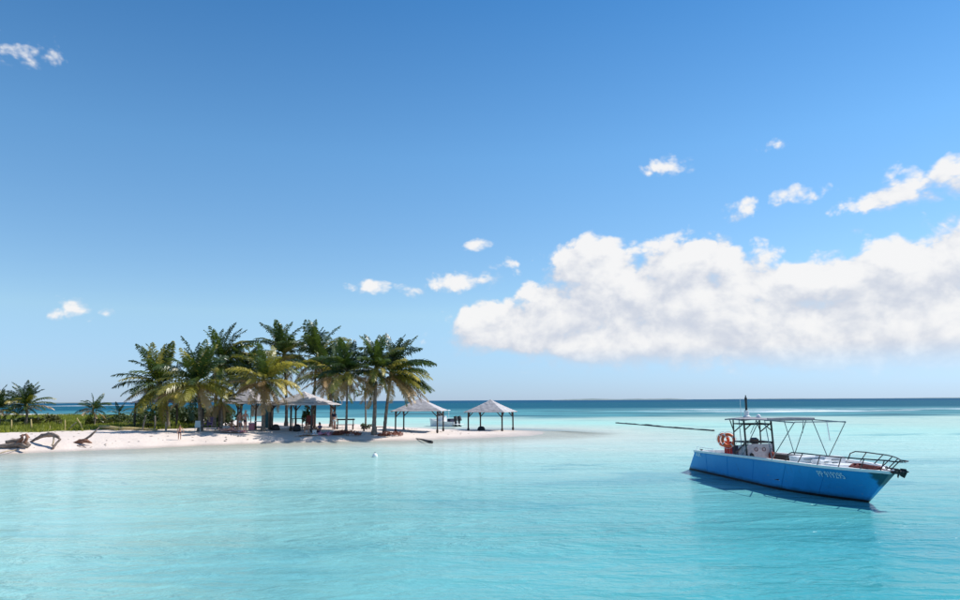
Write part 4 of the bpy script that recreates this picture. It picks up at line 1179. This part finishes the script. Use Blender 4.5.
# ------------------------------------------------------------------ people
def person(label, p, rz, joints, skin, hair, clothes, h=1.72, hair_len=0):
    s = h / 1.75
    root = tag(link('person', None, None, p, rz), label, 'person')
    J = {k: Vector(v) * s for k, v in joints.items()}
    V, E_, R = [], [], []
    def add(q, r): V.append(q); R.append(r); return len(V) - 1
    pel = add(J['pelvis'], (.145, .105)); wai = add(J['waist'], (.125, .095)); che = add(J['chest'], (.155, .105)); nec = add(J['neck'], (.055, .055))
    hd = J['head']; upd = (J['head'] - J['neck']).normalized(); fw = Vector(joints.get('face', (0, -1, 0))).normalized()
    h1 = add(hd - upd * .03 * s + fw * .01, (.070, .080)); h2 = add(hd + upd * .07 * s, (.075, .09)); h3 = add(hd + upd * .14 * s - fw * .01, (.05, .06))
    E_ += [(pel, wai), (wai, che), (che, nec), (nec, h1), (h1, h2), (h2, h3)]
    ns = add(hd + upd * .02 * s + fw * .115 * s, (.012, .012)); E_.append((h1, ns))
    sv = fw.cross(upd).normalized()
    for sg in (-1, 1): e = add(hd + upd * .03 * s + sv * sg * .095 * s, (.012, .022)); E_.append((h1, e))
    for S in 'LR':
        sh = add(J['sh' + S], (.055, .055)); el = add(J['el' + S], (.042, .042)); wr = add(J['wr' + S], (.029, .029))
        d = (J['wr' + S] - J['el' + S]).normalized(); pa = add(J['wr' + S] + d * .06 * s, (.035, .02))
        E_ += [(che, sh), (sh, el), (el, wr), (wr, pa)]
        sd = d.orthogonal().normalized(); curl = d.cross(sd)
        for k, (of, L) in enumerate(((-.03, .075), (-.01, .088), (.01, .084), (.03, .066))):
            a = add(J['wr' + S] + d * .11 * s + sd * of, (.0095, .0095)); b_ = add(J['wr' + S] + d * (.11 + L * .6) * s + sd * of * 1.1 + curl * .012, (.009, .009)); c = add(J['wr' + S] + d * (.11 + L) * s + sd * of * 1.1 + curl * .03, (.008, .008))
            E_ += [(pa, a), (a, b_), (b_, c)]
        a = add(J['wr' + S] + d * .055 * s + sd * .05, (.011, .011)); b_ = add(J['wr' + S] + d * .095 * s + sd * .062 + curl * .015, (.009, .009)); E_ += [(pa, a), (a, b_)]
        hp = add(J['hip' + S], (.085, .09)); kn = add(J['kn' + S], (.058, .058)); mid_ = add(J['hip' + S].lerp(J['kn' + S], .45), (.08, .08)); an_ = add(J['an' + S], (.04, .04))
        ca = add(J['kn' + S].lerp(J['an' + S], .35), (.056, .058)); to = add(J['an' + S] + Vector(joints.get('toe', (0, -.17, -.05))) * s, (.035, .022))
        E_ += [(pel, hp), (hp, mid_), (mid_, kn), (kn, ca), (ca, an_), (an_, to)]
    def skinned(name, V, E_, R, m_, sub=1):
        me_ = bpy.data.meshes.new(name); me_.from_pydata([tuple(v) for v in V], E_, []); me_.materials.append(m_)
        o = link(name, me_, root); md = o.modifiers.new('Skin', 'SKIN'); md.use_smooth_shade = True
        for i, r_ in enumerate(R): me_.skin_vertices[0].data[i].radius = (r_[0] * s, r_[1] * s)
        for i in range(len(R)): me_.skin_vertices[0].data[i].use_root = (i == 0)
        o.modifiers.new('Sub', 'SUBSURF').levels = sub; o.modifiers['Sub'].render_levels = sub
        return o
    skinned('body', V, E_, R, M[skin])
    if 'shorts' in clothes:
        V2 = [J['pelvis'] + (J['waist'] - J['pelvis']) * .35, J['pelvis']]; E2 = [(0, 1)]; R2 = [(.15, .115), (.165, .125)]
        for S in 'LR':
            V2 += [J['hip' + S], J['hip' + S].lerp(J['kn' + S], .5)]; E2 += [(1, len(V2) - 2), (len(V2) - 2, len(V2) - 1)]; R2 += [(.108, .112), (.105, .105)]
        skinned('shorts', V2, E2, R2, M[clothes['shorts']])
    if 'top' in clothes:
        V2 = [J['waist'], J['chest'], J['neck'].lerp(J['chest'], .35)]; E2 = [(0, 1), (1, 2)]; R2 = [(.145, .115), (.175, .125), (.10, .09)]
        for S in 'LR': V2 += [J['sh' + S], J['sh' + S].lerp(J['el' + S], .5)]; E2 += [(1, len(V2) - 2), (len(V2) - 2, len(V2) - 1)]; R2 += [(.075, .075), (.068, .068)]
        skinned('top', V2, E2, R2, M[clothes['top']])
    # hair cap with a rough edge
    m = MB(); q = Matrix((sv, -fw, upd)).transposed()
    prof = [(.118, -.02 - hair_len), (.126, .03), (.120, .09), (.085, .15), (.02, .175)]
    m.lathe([(r_ * s * .78, z * s) for r_, z in prof], 12, hd + upd * .02 * s - fw * .025 * s, q)
    for i, v in enumerate(m.v): m.v[i] = tuple(Vector(v) * (1 + .004 * mnoise.noise(Vector(v) * 40)))
    m.build('hair', M[hair], root, True)
    m = MB()
    for sg in (-1, 1): m.lathe([(.004, -.008), (.011, 0), (.004, .008)], 6, hd + upd * .045 * s + fw * .088 * s + sv * sg * .032 * s)
    m.build('eyes', M['eye'], root)
    m = MB(); m.tube([hd - upd * .045 * s + fw * .084 * s - sv * .025, hd - upd * .05 * s + fw * .09 * s, hd - upd * .045 * s + fw * .084 * s + sv * .025], .006, 5); m.build('mouth', M['maroon'], root)
    return root
def pose(**kw):
    J = dict(pelvis=(0, 0, .96), waist=(0, 0, 1.10), chest=(0, -.01, 1.30), neck=(0, 0, 1.49), head=(0, -.015, 1.58),
             shL=(.19, 0, 1.40), elL=(.26, .03, 1.13), wrL=(.26, -.06, .88), shR=(-.19, 0, 1.40), elR=(-.26, .03, 1.13), wrR=(-.26, -.06, .88),
             hipL=(.09, 0, .90), knL=(.11, -.02, .50), anL=(.11, .03, .09), hipR=(-.09, 0, .90), knR=(-.11, -.02, .50), anR=(-.11, .03, .09))
    J.update(kw); return J
SIT = pose(pelvis=(0, 0, .16), waist=(0, .05, .28), chest=(0, .08, .49), neck=(0, .06, .68), head=(0, .03, .77), shL=(.19, .08, .59), elL=(.28, -.10, .40), wrL=(.16, -.36, .40),
           shR=(-.19, .08, .59), elR=(-.28, -.10, .40), wrR=(-.16, -.36, .40), hipL=(.10, -.06, .13), knL=(.17, -.42, .42), anL=(.15, -.68, .08), hipR=(-.10, -.06, .13), knR=(-.17, -.42, .42), anR=(-.15, -.68, .08))
LIE = pose(pelvis=(.05, 0, .16), waist=(-.10, 0, .17), chest=(-.30, 0, .20), neck=(-.49, 0, .25), head=(-.58, 0, .30), face=(-.2, -.5, .85), shL=(-.40, -.19, .20), elL=(-.18, -.36, .10), wrL=(-.06, -.26, .24),
           shR=(-.40, .19, .20), elR=(-.18, .34, .10), wrR=(.04, .28, .12), hipL=(.12, -.09, .15), knL=(.50, -.14, .34), anL=(.88, -.12, .10), hipR=(.12, .09, .15), knR=(.54, .12, .16), anR=(.96, .12, .10), toe=(.06, -.02, .14))
person('child in dark shorts standing at the water\'s edge below the left palms', stand(179.3, 440.0), .5, pose(elL=(.34, .0, 1.2), wrL=(.40, -.12, 1.02), knL=(.12, -.10, .5), anL=(.12, -.06, .09)), 'skin', 'hair', {'shorts': 'navy'}, 1.12)
person('person in pale shorts standing on the left of the couple under the hut', on(239.3, 61.8), .9, pose(wrL=(.20, -.25, 1.08), elL=(.26, -.03, 1.12)), 'skin2', 'hair', {'shorts': 'palepanel'}, 1.64)
person('white-haired shirtless person in dark trunks, right of the couple under the hut', on(244.8, 61.6), 2.7, pose(elR=(-.30, -.02, 1.15), wrR=(-.22, -.18, .98), knL=(.12, -.09, .5)), 'skin2', 'hair2', {'shorts': 'navy'}, 1.78)
person('sunbather lying on a pale towel by the front palm', on(225.5, 58.9, .05), .1, LIE, 'skin2', 'hair', {'shorts': 'maroon'}, 1.7)
person('shirtless person sitting on the sand in front of the central pavilion', on(307.2, 60.6, .02), .15, SIT, 'skin', 'hair', {'shorts': 'white'}, 1.75)
person('person in purple top sitting right of the shirtless one', on(319.3, 61.0, .02), -.5, SIT, 'skin3', 'hair', {'top': 'purple', 'shorts': 'purple'}, 1.7, .06)
person('person in a navy top standing at the right corner of the central pavilion', on(333.6, 64.3), .4, pose(elR=(-.30, -.05, 1.42), wrR=(-.24, -.12, 1.62)), 'skin2', 'hair', {'top': 'navy', 'shorts': 'palepanel'}, 1.7)
person('person sitting in the shade between the sunbather and the standing couple', on(231.5, 62.0, .05), 3.0, SIT, 'skin', 'hair', {'shorts': 'pink'}, 1.6)
